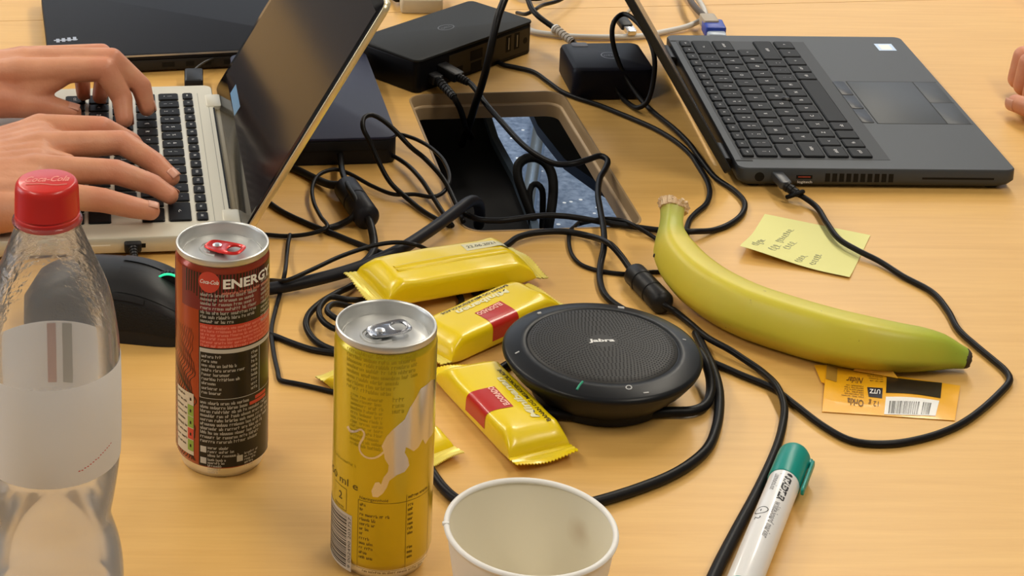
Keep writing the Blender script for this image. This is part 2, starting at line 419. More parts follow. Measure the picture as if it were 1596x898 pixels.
M_keyB = mat('laptop_key_black', (.008, .008, .009), .5, spec=.25)
M_keyD = mat('laptop_key_charcoal', (.016, .017, .019), .5, spec=.25)
M_leg = mat('key_legend_white', (.75, .75, .75), .5)

# --- dark laptop on the right
RL0 = P(1150, 262, 17)
rl = thing('laptop', 'dark grey open laptop on the right with its keyboard facing the right edge', 'laptop', (350, 1387, 0))
ro = Vector((350, 1387, 0))
M_rl = mat('laptop_charcoal', (.048, .054, .062), .45, spec=.35, bump=.03, bscale=3000)
M_rs = mat('laptop_charcoal_side', (.040, .043, .046), .45)
W, Dp = 293, 211
bm = bmesh.new()
def rring(x0, x1, y0, y1, r, z): return [(x, y, z) for x, y in rrect(x0, x1, y0, y1, r, 6)]
loops(bm, [rring(6, Dp-9, 5, W-5, 6, 1.5), rring(1, Dp-3, .8, W-.8, 7, 5), rring(0, Dp, 0, W, 7, 8), rring(0, Dp, 0, W, 7, 16), rring(.8, Dp-.8, .8, W-.8, 6.5, 17)])
finish('base', bm, M_rl, rl)
for fx, fy in ((14, 14), (14, W-14), (Dp-16, 14), (Dp-16, W-14)):
    bm = bmesh.new(); rbox(bm, fx-5, fx+5, fy-8, fy+8, 0, 2, 3, .4, 3); finish('rubber_foot', bm, M_black, rl)
def rp(px, py, z=17): q = P(px, py, z)-ro; return q
# recessed keyboard bed
kb0, kb1 = rp(1167, 243), rp(1252, 70)
bm = bmesh.new()
box(bm, 6, 120, 17, 277, 16.9, 17.15); finish('keyboard_bed', bm, mat('keyboard_bed', (.030, .033, .038), .5, spec=.3), rl)
keyboard(rl, [(12.5, 11)]+[(27+18.2*i, 18.2) for i in range(5)], 19, 256, [ROW_F, ROW_N, ROW_Q, ROW_A, ROW_Z, ROW_B], [M_keyD, M_leg], 1, 17.1, 1.7, size=4.2, gap=2.4)
bm = bmesh.new(); lathe(bm, [(3.6, 17.2), (3.8, 19.2), (2.6, 20.1)], 20, (rp(1225, 157).x, rp(1225, 157).y), cap1=True); finish('pointing_stick', bm, M_black, rl)
bm = bmesh.new()
for s in (0, 1):
    y = 16 if s == 0 else 276
    box(bm, 1.2, 14, y-3.2+s*3, y-1+s*3, 17.0, 17.12)
finish('hinge_slot', bm, M_dark, rl)
for y0_, y1_ in ((91, 119), (120.5, 149), (150.5, 181)):
    bm = bmesh.new(); rbox(bm, 119.5, 129.5, y0_, y1_, 16.9, 17.5, 1, .3, 2); finish('touchpad_button', bm, mat('touchpad_button', (.022, .023, .026), .35), rl)
bm = bmesh.new(); rbox(bm, 132, 187.5, 90, 181, 16.9, 17.12, 1.5, .1, 3); finish('touchpad', bm, mat('touchpad_matt', (.050, .057, .066), .45, spec=.35), rl)
for y0_, y1_ in ((90, 134.6), (135.4, 181)):
    bm = bmesh.new(); rbox(bm, 188.2, Dp-4, y0_, y1_, 16.9, 17.12, 1, .1, 2); finish('touchpad_button', bm, M_rl, rl)
bm = bmesh.new()
for a in ((131.2, 132, 89.4, 181.6), (187.5, 188.2, 89.4, 181.6)): box(bm, *a, 16.95, 17.06)
for a in ((131.2, Dp-3, 89.2, 90), (131.2, Dp-3, 181, 181.8), (188, Dp-3, 134.6, 135.4)): box(bm, *a, 16.95, 17.06)
finish('touchpad_groove', bm, M_dark, rl)
bm = bmesh.new(); s0, s1 = rp(1360, 67), rp(1398, 80); box(bm, 182, 197.5, 257, 274, 17, 17.15)
st = finish('badge_sticker', bm, mat('sticker_silver_blue', (.55, .68, .85), .3, metal=.3), rl, label='small pale blue processor sticker')
bm = bmesh.new(); box(bm, 185, 194.5, 259.5, 271.5, 17.15, 17.2); finish('sticker_window', bm, M_white, st)
# near side: power jack, usb ports, vents, card slot   (local y = 0 face)
def side(x, z): return (x, -.05, z)
def sx(px): return P(px, 276, 10).x-350
bm = bmesh.new(); n = 18
for r0, r1, mi in ((3.6, 2.6, 1), (2.6, 0, 0)):
    pass
cx_, cz_ = sx(1184), 10
ring = [bm.verts.new((cx_+3.7*math.cos(6.2832*i/n), -.12, cz_+3.7*math.sin(6.2832*i/n))) for i in range(n)]; bm.faces.new(ring)
finish('power_jack', bm, M_dark, rl)
bm = bmesh.new(); box(bm, sx(1241), sx(1266), -.15, .2, 8.6, 11.6); finish('usb_port', bm, M_dark, rl)
bm = bmesh.new(); box(bm, sx(1244), sx(1263), -.3, .2, 9.8, 10.6); finish('port_tongue', bm, mat('port_red', (.35, .05, .03), .5), rl)
bm = bmesh.new(); put_text(bm, 'logitech', 2.9, lambda x, y: (sx(1243)+x, -.2, 5.2+y), width=sx(1266)-sx(1243)); finish('receiver_print', bm, M_white, rl)
for i in range(10):
    x = sx(1286)+i*(sx(1395)-sx(1286))/10
    bm = bmesh.new(); box(bm, x, x+3.6, -.12, .3, 6.4, 13.2); finish('vent_slot', bm, M_dark, rl)
bm = bmesh.new(); box(bm, sx(1436), sx(1547), -.12, .3, 9, 10.6); finish('card_slot', bm, M_dark, rl)
# lid
lidang = R_(121)
lid = bmesh.new(); rbox(lid, 0, 205, 1.5, W-1.5, 0, 6, 7, 1, 6)
M4 = Matrix.Translation((-3, 0, 12)) @ Matrix.Rotation(-lidang, 4, 'Y')
xform(lid, M4); rlid = finish('display_lid', lid, mat('laptop_lid_black', (.018, .019, .021), .4), rl)
bm = bmesh.new(); box(bm, 14, 196, 10, W-10, -.25, 0); xform(bm, M4); finish('screen', bm, mat('matt_screen', (.012, .013, .016), .25), rlid)
for yy in (22, W-52):
    bm = bmesh.new(); tube(bm, [(-3.5, yy, 10.5), (-3.5, yy+30, 10.5)], 5, 14, 10, smooth=False); finish('hinge', bm, M_black, rl)

# --- silver laptop on the left. local x runs from the hinge towards the typist (picture left)
so = Vector((-28, 1270, 0))
sl = thing('laptop', 'silver open laptop at left with two hands typing on its black keys', 'laptop', so, math.pi+TA)
# local frame: +x = toward typist, +y = toward the camera (because of the half turn)
M_sl = mat('silver_laptop_magnesium', (.64, .60, .48), .38, metal=.3, bump=.02, bscale=3000)
M_ss = mat('silver_laptop_side', (.66, .60, .44), .35, metal=.6)
SW, SD = 284, 208
def sy(v): return -v                     # distance from the near edge -> local y
bm = bmesh.new()
def sring(ins, z, r=7): return [(x, y, z) for x, y in rrect(ins, SD-ins, -SW+ins, -ins, r, 6)]
loops(bm, [sring(5, 1.2), sring(1, 3.5), sring(0, 7), sring(0, 14), sring(.8, 15)], mi=0)
finish('base', bm, M_sl, sl)
for fx in (18, SD-18):
    for fy in (18, SW-18):
        bm = bmesh.new(); rbox(bm, fx-4, fx+4, -fy-8, -fy+8, 0, 2, 3, .4, 3); finish('rubber_foot', bm, M_black, sl)
bm = bmesh.new(); rbox(bm, 16, 106, -265.5, -21.5, 14.95, 15.08, 2, .05, 3); finish('keyboard_bed', bm, mat('silver_bed', (.64, .60, .49), .4, metal=.35), sl)
ROW_B2 = [(1.2, 'ctrl'), (1, 'fn'), (1, None), (1, 'alt'), (5, None), (1, 'alt'), (1, 'ctrl'), (1, '<'), (1, '^'), (1, '>'), (1.2, 'end')]
keyboard(sl, [(21.2, 11)]+[(37+19*i, 19) for i in range(5)], -265.5, 244, [ROW_F, ROW_N[::1], ROW_Q, ROW_A, ROW_Z, ROW_B2], [M_keyB, M_leg], 1, 15.05, 1.5, size=4.6, gap=3.0)
bm = bmesh.new(); rbox(bm, 128, 196, -195, -95, 14.95, 15.1, 3, .05, 3); finish('touchpad', bm, mat('silver_touchpad', (.45, .46, .50), .3, metal=.4), sl)
bm = bmesh.new(); box(bm, 4.5, 5.0, -262, -26, 14.95, 15.06); box(bm, 12.5, 12.9, -266, -20, 14.95, 15.06); finish('speaker_groove', bm, mat('groove_grey', (.25, .24, .2), .5), sl)
for yy in (-40, -262):
    bm = bmesh.new(); rbox(bm, -5.5, 7, yy, yy+26, 8, 15.6, 2, .8, 3); finish('hinge', bm, M_sl, sl)
bm = bmesh.new(); rbox(bm, -9, 1, -258, -28, 5, 12.5, 2, 1, 3); finish('hinge_bar', bm, mat('hinge_bar_bronze', (.30, .25, .16), .4, metal=.5), sl)
bm = bmesh.new(); box(bm, .2, 1.6, -234, -42, 14.9, 15.12); finish('hinge_gap', bm, M_dark, sl)
# near side ports (local y = 0 face)
def slx(px, py=376, z=9):
    q = P(px, py, z)-so; return -(q.x*math.cos(TA)+q.y*math.sin(TA))
bm = bmesh.new(); rbox(bm, slx(227), slx(215), -1, .15, 7.2, 10.4, .3, .1, 2); finish('usb_c_port', bm, M_dark, sl)
bm = bmesh.new(); box(bm, slx(172), slx(136), -1, .12, 9.2, 10.2); finish('card_slot', bm, mat('slot_light', (.8, .78, .7), .4), sl)
# display
OPEN = R_(120)
M5 = Matrix.Translation((-4, 0, 13)) @ Matrix.Rotation(-OPEN, 4, 'Y')
SL = 197
bm = bmesh.new(); rbox(bm, -1, SL, -SW, 0, .6, 5.5, 7, .8, 6); xform(bm, M5); slid = finish('display_lid', bm, mat('display_rim_champagne', (.80, .70, .46), .3, metal=.75), sl)
bm = bmesh.new(); rbox(bm, 0, SL-1.0, -SW+1, -1, 0, .7, 6, .3, 6); xform(bm, M5); finish('bezel', bm, mat('glossy_bezel', (.006, .006, .007), .1, spec=.35), slid)
bm = bmesh.new(); box(bm, 16, SL-11, -SW+8, -8, -.06, .1); xform(bm, M5); finish('screen', bm, mat('glossy_dark_screen', (.014, .010, .012), .12, spec=.32), slid)
bm = bmesh.new(); box(bm, 17, 26, -SW+52, -SW+100, -.12, -.05); xform(bm, M5); finish('reflection_strip', bm, mat('reflection_blue', (.16, .32, .52), .4), slid, label='pale blue strip painted as a reflection')  # reflection on the screen, painted as a thin pale blue strip
# webcam row not visible

# ------------------------------------------------------------------ closed black laptop, navy case, dock, adapter
a, b = P(77, 91, 18), P(378, 77, 18)
bl = thing('laptop', 'closed black laptop lying behind the hands, ports toward the camera', 'laptop', (a.x, a.y, 0), math.atan2(b.y-a.y, b.x-a.x))
bm = bmesh.new(); rbox(bm, 0, 268, 0, 190, 2, 12.5, 4, 1.5, 4); finish('base', bm, mat('closed_laptop_side', (.020, .018, .016), .5), bl)
bm = bmesh.new(); rbox(bm, -.5, 268.5, -.6, 190.5, 12.7, 18, 4, .8, 4); finish('lid', bm, mat('soft_touch_black_lid', (.009, .010, .014), .55, spec=.25, bump=.04, bscale=3000), bl)
bm = bmesh.new(); box(bm, 1, 267, -.9, -.2, 15.8, 17.4); finish('lid_edge_trim', bm, mat('lid_edge_grey', (.45, .46, .48), .35, metal=.6), bl)
for fx in (20, 248):
    for fy in (12, 178):
        bm = bmesh.new(); rbox(bm, fx-10, fx+10, fy-4, fy+4, 0, 2.5, 2, .4, 3); finish('rubber_foot', bm, M_black, bl)
def blx(px): q = P(px, 100, 8); return (q-Vector((a.x, a.y, 0))).length
for x0, x1 in ((blx(252), blx(272)), (blx(290), blx(303)), (blx(320), blx(330)), (blx(350), blx(362))):
    bm = bmesh.new(); box(bm, x0, x1, -.15, .3, 5, 9.5); finish('port', bm, M_dark, bl)
lg = P(126, 64, 18)-Vector((a.x, a.y, 18))
bm = bmesh.new()
def bf(x, y): return (lg.x-12+x, lg.y+y, 18.1)
box(bm, lg.x-17, lg.x+4, lg.y-1, lg.y+1.2, 18, 18.15)
for k in range(4): box(bm, lg.x-15+k*5, lg.x-12+k*5, lg.y-5+k, lg.y+4+k, 18, 18.12)
finish('logo_plate', bm, mat('silver_print', (.5, .5, .52), .3, metal=.8), bl)

# navy-topped case behind the display
nc = [P(608, 86, 22), P(620, 214, 22)]
a = P(619, 258, 0)
nx = thing('external_drive_case', 'closed navy-topped device lying behind the silver display', 'electronics', (nc[1].x, nc[1].y, 0), TA)
bm = bmesh.new(); rbox(bm, -118, 0, 0, 190, 0, 20, 10, 1.5, 6); finish('case_body', bm, mat('case_black', (.006, .006, .008), .5), nx)
bm = bmesh.new(); rbox(bm, -118, 0, 0, 190, 20, 22.5, 10, .8, 6); finish('case_lid', bm, mat('navy_lid', (.014, .017, .045), .5, spec=.3, bump=.04, bscale=2500), nx)
bm = bmesh.new(); box(bm, -108, -8, -.3, .5, 11.5, 12.4); finish('case_seam', bm, M_dark, nx)

# docking station
a, b = P(656, 94, 30), P(829, 33, 30)
dkang = math.atan2(b.y-a.y, b.x-a.x); DL = (b-a).length
dk = thing('docking_station', 'black docking station with ports along its front, behind the opening', 'docking station', (a.x, a.y, 0), dkang)
bm = bmesh.new(); rbox(bm, -4, DL+2, 0, 74, 0, 28, 6, 1.5, 6); finish('housing', bm, mat('dock_black_gloss', (.005, .005, .006), .35, spec=.3), dk)
bm = bmesh.new(); rbox(bm, -4.5, DL+2.5, -.5, 74.5, 28, 30.5, 6, .8, 6); finish('top_cover', bm, mat('dock_matt_top', (.026, .027, .027), .6, spec=.3, bump=.05, bscale=2500), dk)
Mp_ = mat('port_face_brown', (.035, .028, .018), .5)
bm = bmesh.new(); box(bm, 36, DL-4, -.35, .2, 4, 25); finish('port_panel', bm, Mp_, dk)
def proj(p):
    d = Vector(p)-Vector((0, 0, CAM_H)); z = d.dot(FW)
    return 798+SHX+F_PX*d.dot(CR)/z, 449+SHY-F_PX*d.dot(CU)/z, F_PX/z
def dloc(px, py, z=15):
    lo, hi = -20, 250
    for _ in range(30):
        m_ = (lo+hi)/2
        if proj((a.x+m_*math.cos(dkang), a.y+m_*math.sin(dkang), z))[0] < px: lo = m_
        else: hi = m_
    return lo
for px, w_, z0_, z1_ in ((792, 5, 9, 24), (805, 5, 9, 24)):
    x = dloc(px, 55)
    bm = bmesh.new(); box(bm, x-w_/2-1, x+w_/2+1, -.5, .1, z0_, z1_); finish('usb_port', bm, M_dark, dk)
    bm = bmesh.new(); box(bm, x-.6, x+.6, -.9, -.4, z0_+2, z1_-2); finish('port_tongue', bm, mat('port_tongue_grey', (.3, .3, .3), .4, metal=.6), dk)
x = dloc(818, 50)
bm = bmesh.new(); v = [bm.verts.new((x+3*math.cos(6.2832*i/16), -.45, 14+3*math.sin(6.2832*i/16))) for i in range(16)]; bm.faces.new(v); finish('audio_jack', bm, M_dark, dk)
for px, w_, z0_, z1_ in ((742, 16, 13, 22), (742, 14, 3.5, 11), (712, 15, 5, 12)):
    x = dloc(px, 75)
    bm = bmesh.new(); box(bm, x-w_/2, x+w_/2, -.5, .1, z0_, z1_); finish('video_port', bm, M_dark, dk)
bm = bmesh.new(); ringp = [(DL*.52+9*math.cos(6.2832*i/24), 40+6*math.sin(6.2832*i/24), 30.55) for i in range(24)]
ringq = [(DL*.52+8*math.cos(6.2832*i/24), 40+5.2*math.sin(6.2832*i/24), 30.55) for i in range(24)]
loops(bm, [ringp, ringq], False, False)
put_text(bm, 'DELL', 4.6, lambda x, y: (DL*.52+x, 38.3+y, 30.55), width=12, center=True); finish('logo_print', bm, mat('dim_logo_grey', (.06, .06, .06), .3), dk)

# power adapter
q = [P(*c, 28) for c in ((898, 108), (1025, 107), (887, 66), (1012, 66))]
ad = thing('travel_dock', 'square black adapter with a looped cable, beside the right laptop lid', 'adapter', (q[0].x-2, q[0].y-2, 0), TA*.6)
bm = bmesh.new(); rbox(bm, 0, 70, 0, 68, 0, 28, 8, 4, 6); finish('housing', bm, mat('adapter_black', (.006, .006, .011), .45, spec=.3), ad)
bm = bmesh.new()
ringp = [(38+8*math.cos(6.2832*i/28), 34+8*math.sin(6.2832*i/28), 28.05) for i in range(28)]
ringq = [(38+7*math.cos(6.2832*i/28), 34+7*math.sin(6.2832*i/28), 28.05) for i in range(28)]
loops(bm, [ringp, ringq], False, False); put_text(bm, 'DELL', 4.4, lambda x, y: (38+x, 32.4+y, 28.05), width=11.5, center=True); finish('logo_print', bm, mat('adapter_logo', (.09, .09, .11), .3), ad)
bm = bmesh.new(); rbox(bm, 10, 24, 56, 66, 27.9, 28.2, 2, .1, 2); finish('printed_patch', bm, mat('patch_grey', (.12, .12, .14), .5), ad)

# ------------------------------------------------------------------ cables
def cable(name, label, pts, r=2.0, m=None, cat='cable', parts=None, n=10, step=3.0, extra=None):
    w = px3(pts); o0 = Vector(w[0][:3])
    m = m or M_cable
    if not extra:
        bm = bmesh.new(); tube(bm, w, r, n, step); o = finish(name, bm, m, None, (o0.x, o0.y, o0.z), smooth=180)
        return tag(o, label, cat)
    t = thing(name, label, cat, (o0.x, o0.y, o0.z))
    bm = bmesh.new(); tube(bm, w, r, n, step); finish('cord', bm, m, t, o0, smooth=180)
    for nm, fn, mm in extra:
        bm = bmesh.new(); fn(bm); finish(nm, bm, mm, t, o0)
    return t
def ferrite(p0, p1, r, ribs=2, boots=True):
    """cylindrical choke between two world points"""
    def fn(bm):
        a_, b_ = Vector(p0), Vector(p1); L = (b_-a_).length
        prof = [(r*.45, 0), (r*.8, 1.5), (r, 4)]
        for k in range(ribs):
            x = L*(k+1)/(ribs+1); prof += [(r, x-1.2), (r*.93, x-.8), (r*.93, x+.8), (r, x+1.2)]
        prof += [(r, L-4), (r*.8, L-1.5), (r*.45, L)]
        lathe(bm, prof, 24, cap0=True, cap1=True)
        xform(bm, Matrix.Translation(a_) @ (b_-a_).to_track_quat('Z', 'Y').to_matrix().to_4x4())
    return fn
def boot(p0, p1, r0, r1, ribs=5):
    def fn(bm):
        a_, b_ = Vector(p0), Vector(p1); L = (b_-a_).length; prof = []
        for k in range(ribs):
            rr = r0+(r1-r0)*k/ribs; x = L*k/ribs; prof += [(rr, x), (rr, x+L/ribs*.6), (rr*.82, x+L/ribs*.65), (rr*.82, x+L/ribs*.95)]
        lathe(bm, prof, 16, cap0=True, cap1=True)
        xform(bm, Matrix.Translation(a_) @ (b_-a_).to_track_quat('Z', 'Y').to_matrix().to_4x4())
    return fn
def plug(p0, p1, w, h, bev=1.2):
    def fn(bm):
        a_, b_ = Vector(p0), Vector(p1); L = (b_-a_).length
        rbox(bm, 0, L, -w/2, w/2, -h/2, h/2, 2, bev, 3); xform(bm, frame_at(a_, b_-a_))
    return fn
W3 = lambda x, y, z: P(x, y, z)

# thick grey cable crossing from behind the red can into the opening
cable('thick_cable', 'thickest dark cable running from behind the red can into the desk opening',
      [(395, 452, 6), (422, 450, 6), (470, 441, 7), (530, 426, 8), (575, 411, 9), (625, 388, 11), (675, 356, 12), (710, 330, 13), (733, 314, 10), (745, 318, -6), (748, 335, -30), (746, 350, -50)], 4.3, M_cablebig, n=14)
cable('cable', 'black cable from under the silver display edge across to under the topmost snack bar',
      [(395, 300, 2.2), (411, 310, 2.2), (440, 330, 2.2), (487, 352, 2.2), (521, 365, 2.2), (545, 375, 2.2), (568, 384, 2.2), (600, 397, 2.2), (640, 418, 2.2)], 2.1)
cable('looped_cable', 'thin black cable making a round loop beside the choke behind the red can',
      [(350, 358, 2), (380, 362, 2), (417, 366, 2), (450, 368, 2), (485, 364, 4), (510, 355, 7), (500, 338, 6), (489, 315, 6), (487, 292, 7), (498, 272, 8), (522, 264, 9), (545, 271, 8), (580, 290, 5), (614, 303, 4), (646, 303, 4), (675, 307, 5), (692, 299, 6), (701, 278, 8), (692, 251, 10), (676, 234, 10), (660, 223, 10), (640, 214, 10), (619, 210, 9), (590, 222, 4), (560, 232, 3)], 1.55)
cable('looped_cable', 'black cable arching up in a tall loop in front of the navy case',
      [(700, 352, 4), (687, 345, 3), (661, 330, 2.5), (632, 307, 4), (608, 284, 12), (590, 252, 25), (577, 222, 38), (566, 200, 48), (568, 183, 52), (580, 179, 52), (596, 187, 48), (614, 202, 42), (641, 230, 30), (662, 247, 20), (690, 278, 11), (708, 312, 5), (722, 345, 3)], 1.9)
cable('cable', 'black cable curving from under the navy case down to the thick cable',
      [(440, 236, 3), (480, 230, 4), (530, 227, 4), (574, 233, 4), (603, 239, 5), (632, 255, 6), (655, 278, 7), (672, 303, 5), (690, 331, 3), (705, 352, 2.5)], 1.8)
# choke 1 with its leads
c0, c1 = W3(538, 290, 9), W3(574, 342, 9)
cable('choke_cable', 'black cable with a fat ferrite choke standing out behind the red can',
      [(440, 256, 3), (465, 266, 3), (492, 279, 4), (515, 288, 7), (538, 290, 9), (560, 322, 9), (574, 342, 9), (580, 360, 7), (583, 382, 4), (579, 398, 4), (565, 412, 3), (550, 418, 3)], 3.1,
      extra=[('ferrite_choke', ferrite(c0, c1, 9.6, 1), M_cablebig)])
cable('cable', 'short black lead dropping from the navy case to the choke',
      [(530, 225, 8), (531, 250, 9), (535, 272, 13), (545, 295, 17), (556, 318, 15), (550, 338, 9), (530, 350, 3), (505, 358, 2.2)], 2.4)
cable('kinked_cable', 'thin black cable with a sharp bend between the red can and the yellow can',
      [(452, 366, 4.5), (449, 380, 4.5), (447, 398, 4), (444, 425, 11.5), (438, 452, 3), (429, 485, 2.2), (423, 516, 2.2), (427, 553, 2), (433, 580, 2), (436, 592, 2), (445, 595, 2), (462, 598, 1.8), (490, 604, 1.8), (515, 610, 1.8), (545, 617, 1.8)], 1.55, step=2)
cable('cable', 'thin black cable arching over the thick cable from the red can to the topmost bar',
      [(395, 438, 3), (420, 437, 4), (447, 437, 13.5), (487, 420, 15), (530, 400, 16), (574, 385, 17), (603, 379, 18), (626, 378, 18), (649, 382, 17), (668, 390, 10), (690, 400, 4)], 1.5)
cable('cable', 'black cable low on the desk from behind the red can to behind the yellow can',
      [(400, 518, 2.2), (422, 522, 2.2), (456, 535, 2.2), (487, 545, 2.2), (518, 550, 2.2), (560, 556, 2.2)], 2.0)
coil = [(560, 438, 4), (546, 447, 4), (525, 457, 5), (500, 472, 6), (482, 489, 5), (477, 507, 4), (487, 527, 3), (505, 540, 2.4), (530, 548, 2.4), (560, 552, 2.4)]
cable('coiled_cable', 'outer turn of black cable coiled behind the yellow can', coil, 2.2)
cable('coiled_cable', 'inner turns of black cable bunched behind the yellow can',
      [(600, 470, 3), (568, 468, 5), (540, 467, 8), (515, 463, 9), (499, 478, 9), (498, 492, 8), (508, 505, 7), (525, 514, 6), (550, 520, 3), (545, 505, 8), (525, 497, 11), (510, 485, 12), (520, 474, 10), (548, 478, 4)], 2.0)
cable('cable', 'black cable bow showing between the two upper bars, curving toward the yellow can',
      [(690, 440, 2.2), (705, 450, 2.2), (716, 460, 2.2), (719, 472, 2.2), (708, 488, 2.2), (685, 502, 2.2), (650, 510, 2.2)], 2.1)
cable('cable', 'dark double cable showing between the two upper bars at their right ends',
      [(725, 440, 2.4), (735, 450, 2.4), (748, 459, 2.6), (765, 464, 3), (785, 468, 2.4)], 2.9)
cable('cable', 'thin cable crossing between the upper bars toward the speakerphone',
      [(762, 436, 5), (768, 448, 6), (776, 460, 5.5), (790, 475, 3)], 1.7)
cable('cable', 'thin cable emerging from under the right end of the topmost bar',
      [(770, 436, 2), (782, 443, 2), (797, 453, 2), (815, 468, 2)], 1.8)
# dock usb-c cable
pl0, pl1 = W3(677, 98, 18), W3(716, 121, 14)
cable('dock_cable', 'black cable plugged into the dock and draped over the opening to the speakerphone',
      [(690, 105, 17), (716, 121, 14), (733, 130, 12), (756, 160, 9), (780, 188, 7), (810, 221, 6), (834, 240, 6), (864, 255, 6), (889, 256, 7), (916, 249, 8), (936, 243, 8), (947, 250, 8), (944, 262, 7), (935, 278, 7), (932, 303, 7), (936, 330, 8), (941, 360, 9), (941, 388, 8), (936, 412, 3), (935, 437, 2.6), (942, 458, 2.6), (958, 474, 2.6), (985, 490, 2.6)], 2.35,
      extra=[('plug', plug(pl0, pl1, 12, 8), M_black), ('strain_relief', boot(pl1, W3(731, 129, 12), 4, 3, 4), M_black)])
pl0, pl1 = W3(658, 108, 12), W3(684, 126, 11)
cable('dock_cable', 'ribbed black cable leaving the dock and dropping into the opening',
      [(660, 110, 12), (684, 126, 11), (700, 141, 10), (710, 156, 6), (718, 172, -4), (724, 192, -20), (735, 215, -45)], 2.6,
      extra=[('strain_relief', boot(pl1, W3(708, 152, 8), 4.2, 3.2, 7), M_black), ('plug', plug(pl0, pl1, 11, 8), M_black)])
cable('thick_cable', 'tall thick black cable dropping from above the dock into the opening',
      [(800, -60, 95), (789, -8, 95), (777, 24, 86), (768, 60, 70), (760, 98, 50), (750, 135, 26), (741, 162, 6), (732, 192, -22), (720, 225, -55)], 3.2, n=14)
cable('cable', 'black cable from beneath the dock sweeping right and down to the banana stem',
      [(772, 75, 3), (775, 90, 2.4), (782, 100, 2.4), (804, 105, 2.4), (831, 112, 2.4), (852, 126, 2.4), (876, 143, 2.4), (900, 153, 2.4), (931, 163, 2.4), (961, 175, 2.4), (990, 187, 2.4), (1021, 201, 2.4), (1051, 219, 2.4), (1075, 240, 2.4), (1090, 262, 2.4), (1103, 285, 2.4), (1106, 303, 2.4), (1100, 319, 2.4), (1085, 332, 2.4), (1074, 345, 2.4), (1070, 368, 2.4), (1078, 400, 2.4)], 2.1)
cable('adapter_cable', 'black cable standing up in a loop over the adapter then trailing past the banana stem',
      [(956, 120, 18), (958, 131, 14), (965, 147, 6), (979, 161, 4), (995, 168, 6), (1009, 158, 12), (1018, 128, 28), (1020, 90, 48), (1009, 56, 62), (988, 30, 70), (971, 22, 70), (957, 34, 66), (954, 56, 55), (961, 88, 38), (976, 122, 20), (1000, 156, 8), (1021, 177, 4), (1051, 201, 6.5), (1075, 225, 6.8), (1093, 250, 4), (1115, 277, 2.4), (1144, 297, 2.4), (1160, 315, 2.4), (1157, 333, 2.4), (1138, 349, 2.4), (1112, 359, 2.4), (1080, 361, 6), (1055, 361, 5), (1029, 359, 3), (997, 355, 3), (957, 349, 3), (932, 345, 3), (890, 338, 5), (863, 336, 6), (835, 337, 6), (807, 341, 6), (779, 344, 6), (751, 343, 5), (735, 338, 3), (720, 332, 1.9)], 2.15)
cable('cable', 'thin black cable running from the opening corner to beneath the banana neck',
      [(900, 350, -12), (920, 345, -4), (943, 341, 3), (970, 344, 3.5), (991, 353, 6.5), (1010, 364, 3), (1029, 378, 2), (1045, 400, 2)], 1.6)
c0, c1 = W3(986, 424, 8), W3(1036, 476, 8)
cable('choke_cable', 'black cable with a ribbed ferrite choke beside the banana, trailing down to the marker',
      [(770, 395, 3), (793, 380, 4), (807, 370, 5), (835, 363, 5), (877, 361, 5), (918, 368, 4), (951, 381, 13), (967, 398, 10), (986, 424, 8), (1015, 453, 8), (1036, 476, 8), (1050, 484, 5), (1074, 503, 3, 2.2), (1102, 526, 6.8, 2.2), (1140, 547, 7, 2.2), (1158, 559, 5, 2.2), (1187, 579, 3, 2.25), (1211, 603, 6, 2.3), (1222, 632, 5, 2.35), (1220, 662, 3, 2.45), (1209, 701, 3, 2.6), (1181, 764, 3.2, 2.9), (1146, 831, 3.6, 3.3), (1122, 878, 3.8, 3.5), (1100, 925, 3.8, 3.5)], 2.3,
      extra=[('ferrite_choke', ferrite(c0, c1, 8.2, 2), M_black)])
cable('cable', 'thin black cable from the near opening edge, under the dock cable, to the banana',
      [(905, 345, -14), (897, 352, -4), (888, 362, 2), (887, 380, 2), (892, 398, 1.7), (905, 412, 1.7), (925, 420, 1.7), (945, 424, 1.7), (970, 427, 1.7), (995, 426, 1.7), (1018, 424, 1.7), (1040, 424, 1.7)], 1.5)
cable('speaker_cable', 'black cord wrapped around the underside of the speakerphone',
      [(826, 628, 4), (838, 640, 4), (870, 646, 4), (914, 648, 4), (960, 647, 4), (1000, 645, 4), (1044, 642, 4), (1078, 641, 4), (1098, 633, 4), (1107, 615, 5), (1107, 590, 9), (1100, 565, 14), (1090, 548, 14)], 3.0, n=12)
cable('speaker_cable', 'black cable looping from the speakerphone edge around behind the paper cup',
      [(1085, 520, 3), (1097, 545, 3.4), (1110, 572, 3.4), (1120, 605, 3.4), (1121, 640, 3.4), (1115, 672, 3.4), (1102, 700, 3.4), (1075, 724, 3.4), (1040, 744, 3.4), (1000, 760, 3.4), (958, 774, 3.4), (915, 786, 3.4), (860, 800, 3.4), (800, 806, 3.4), (750, 798, 3.4), (712, 779, 3.4), (693, 763, 3.4), (678, 744, 3.4), (660, 716, 3.4), (640, 690, 3.4)], 3.0, n=12)
cable('cable', 'black cable end visible in the gap between the lowest bar and the speakerphone',
      [(750, 592, 3), (770, 581, 3), (795, 566, 3), (830, 548, 3)], 2.6)
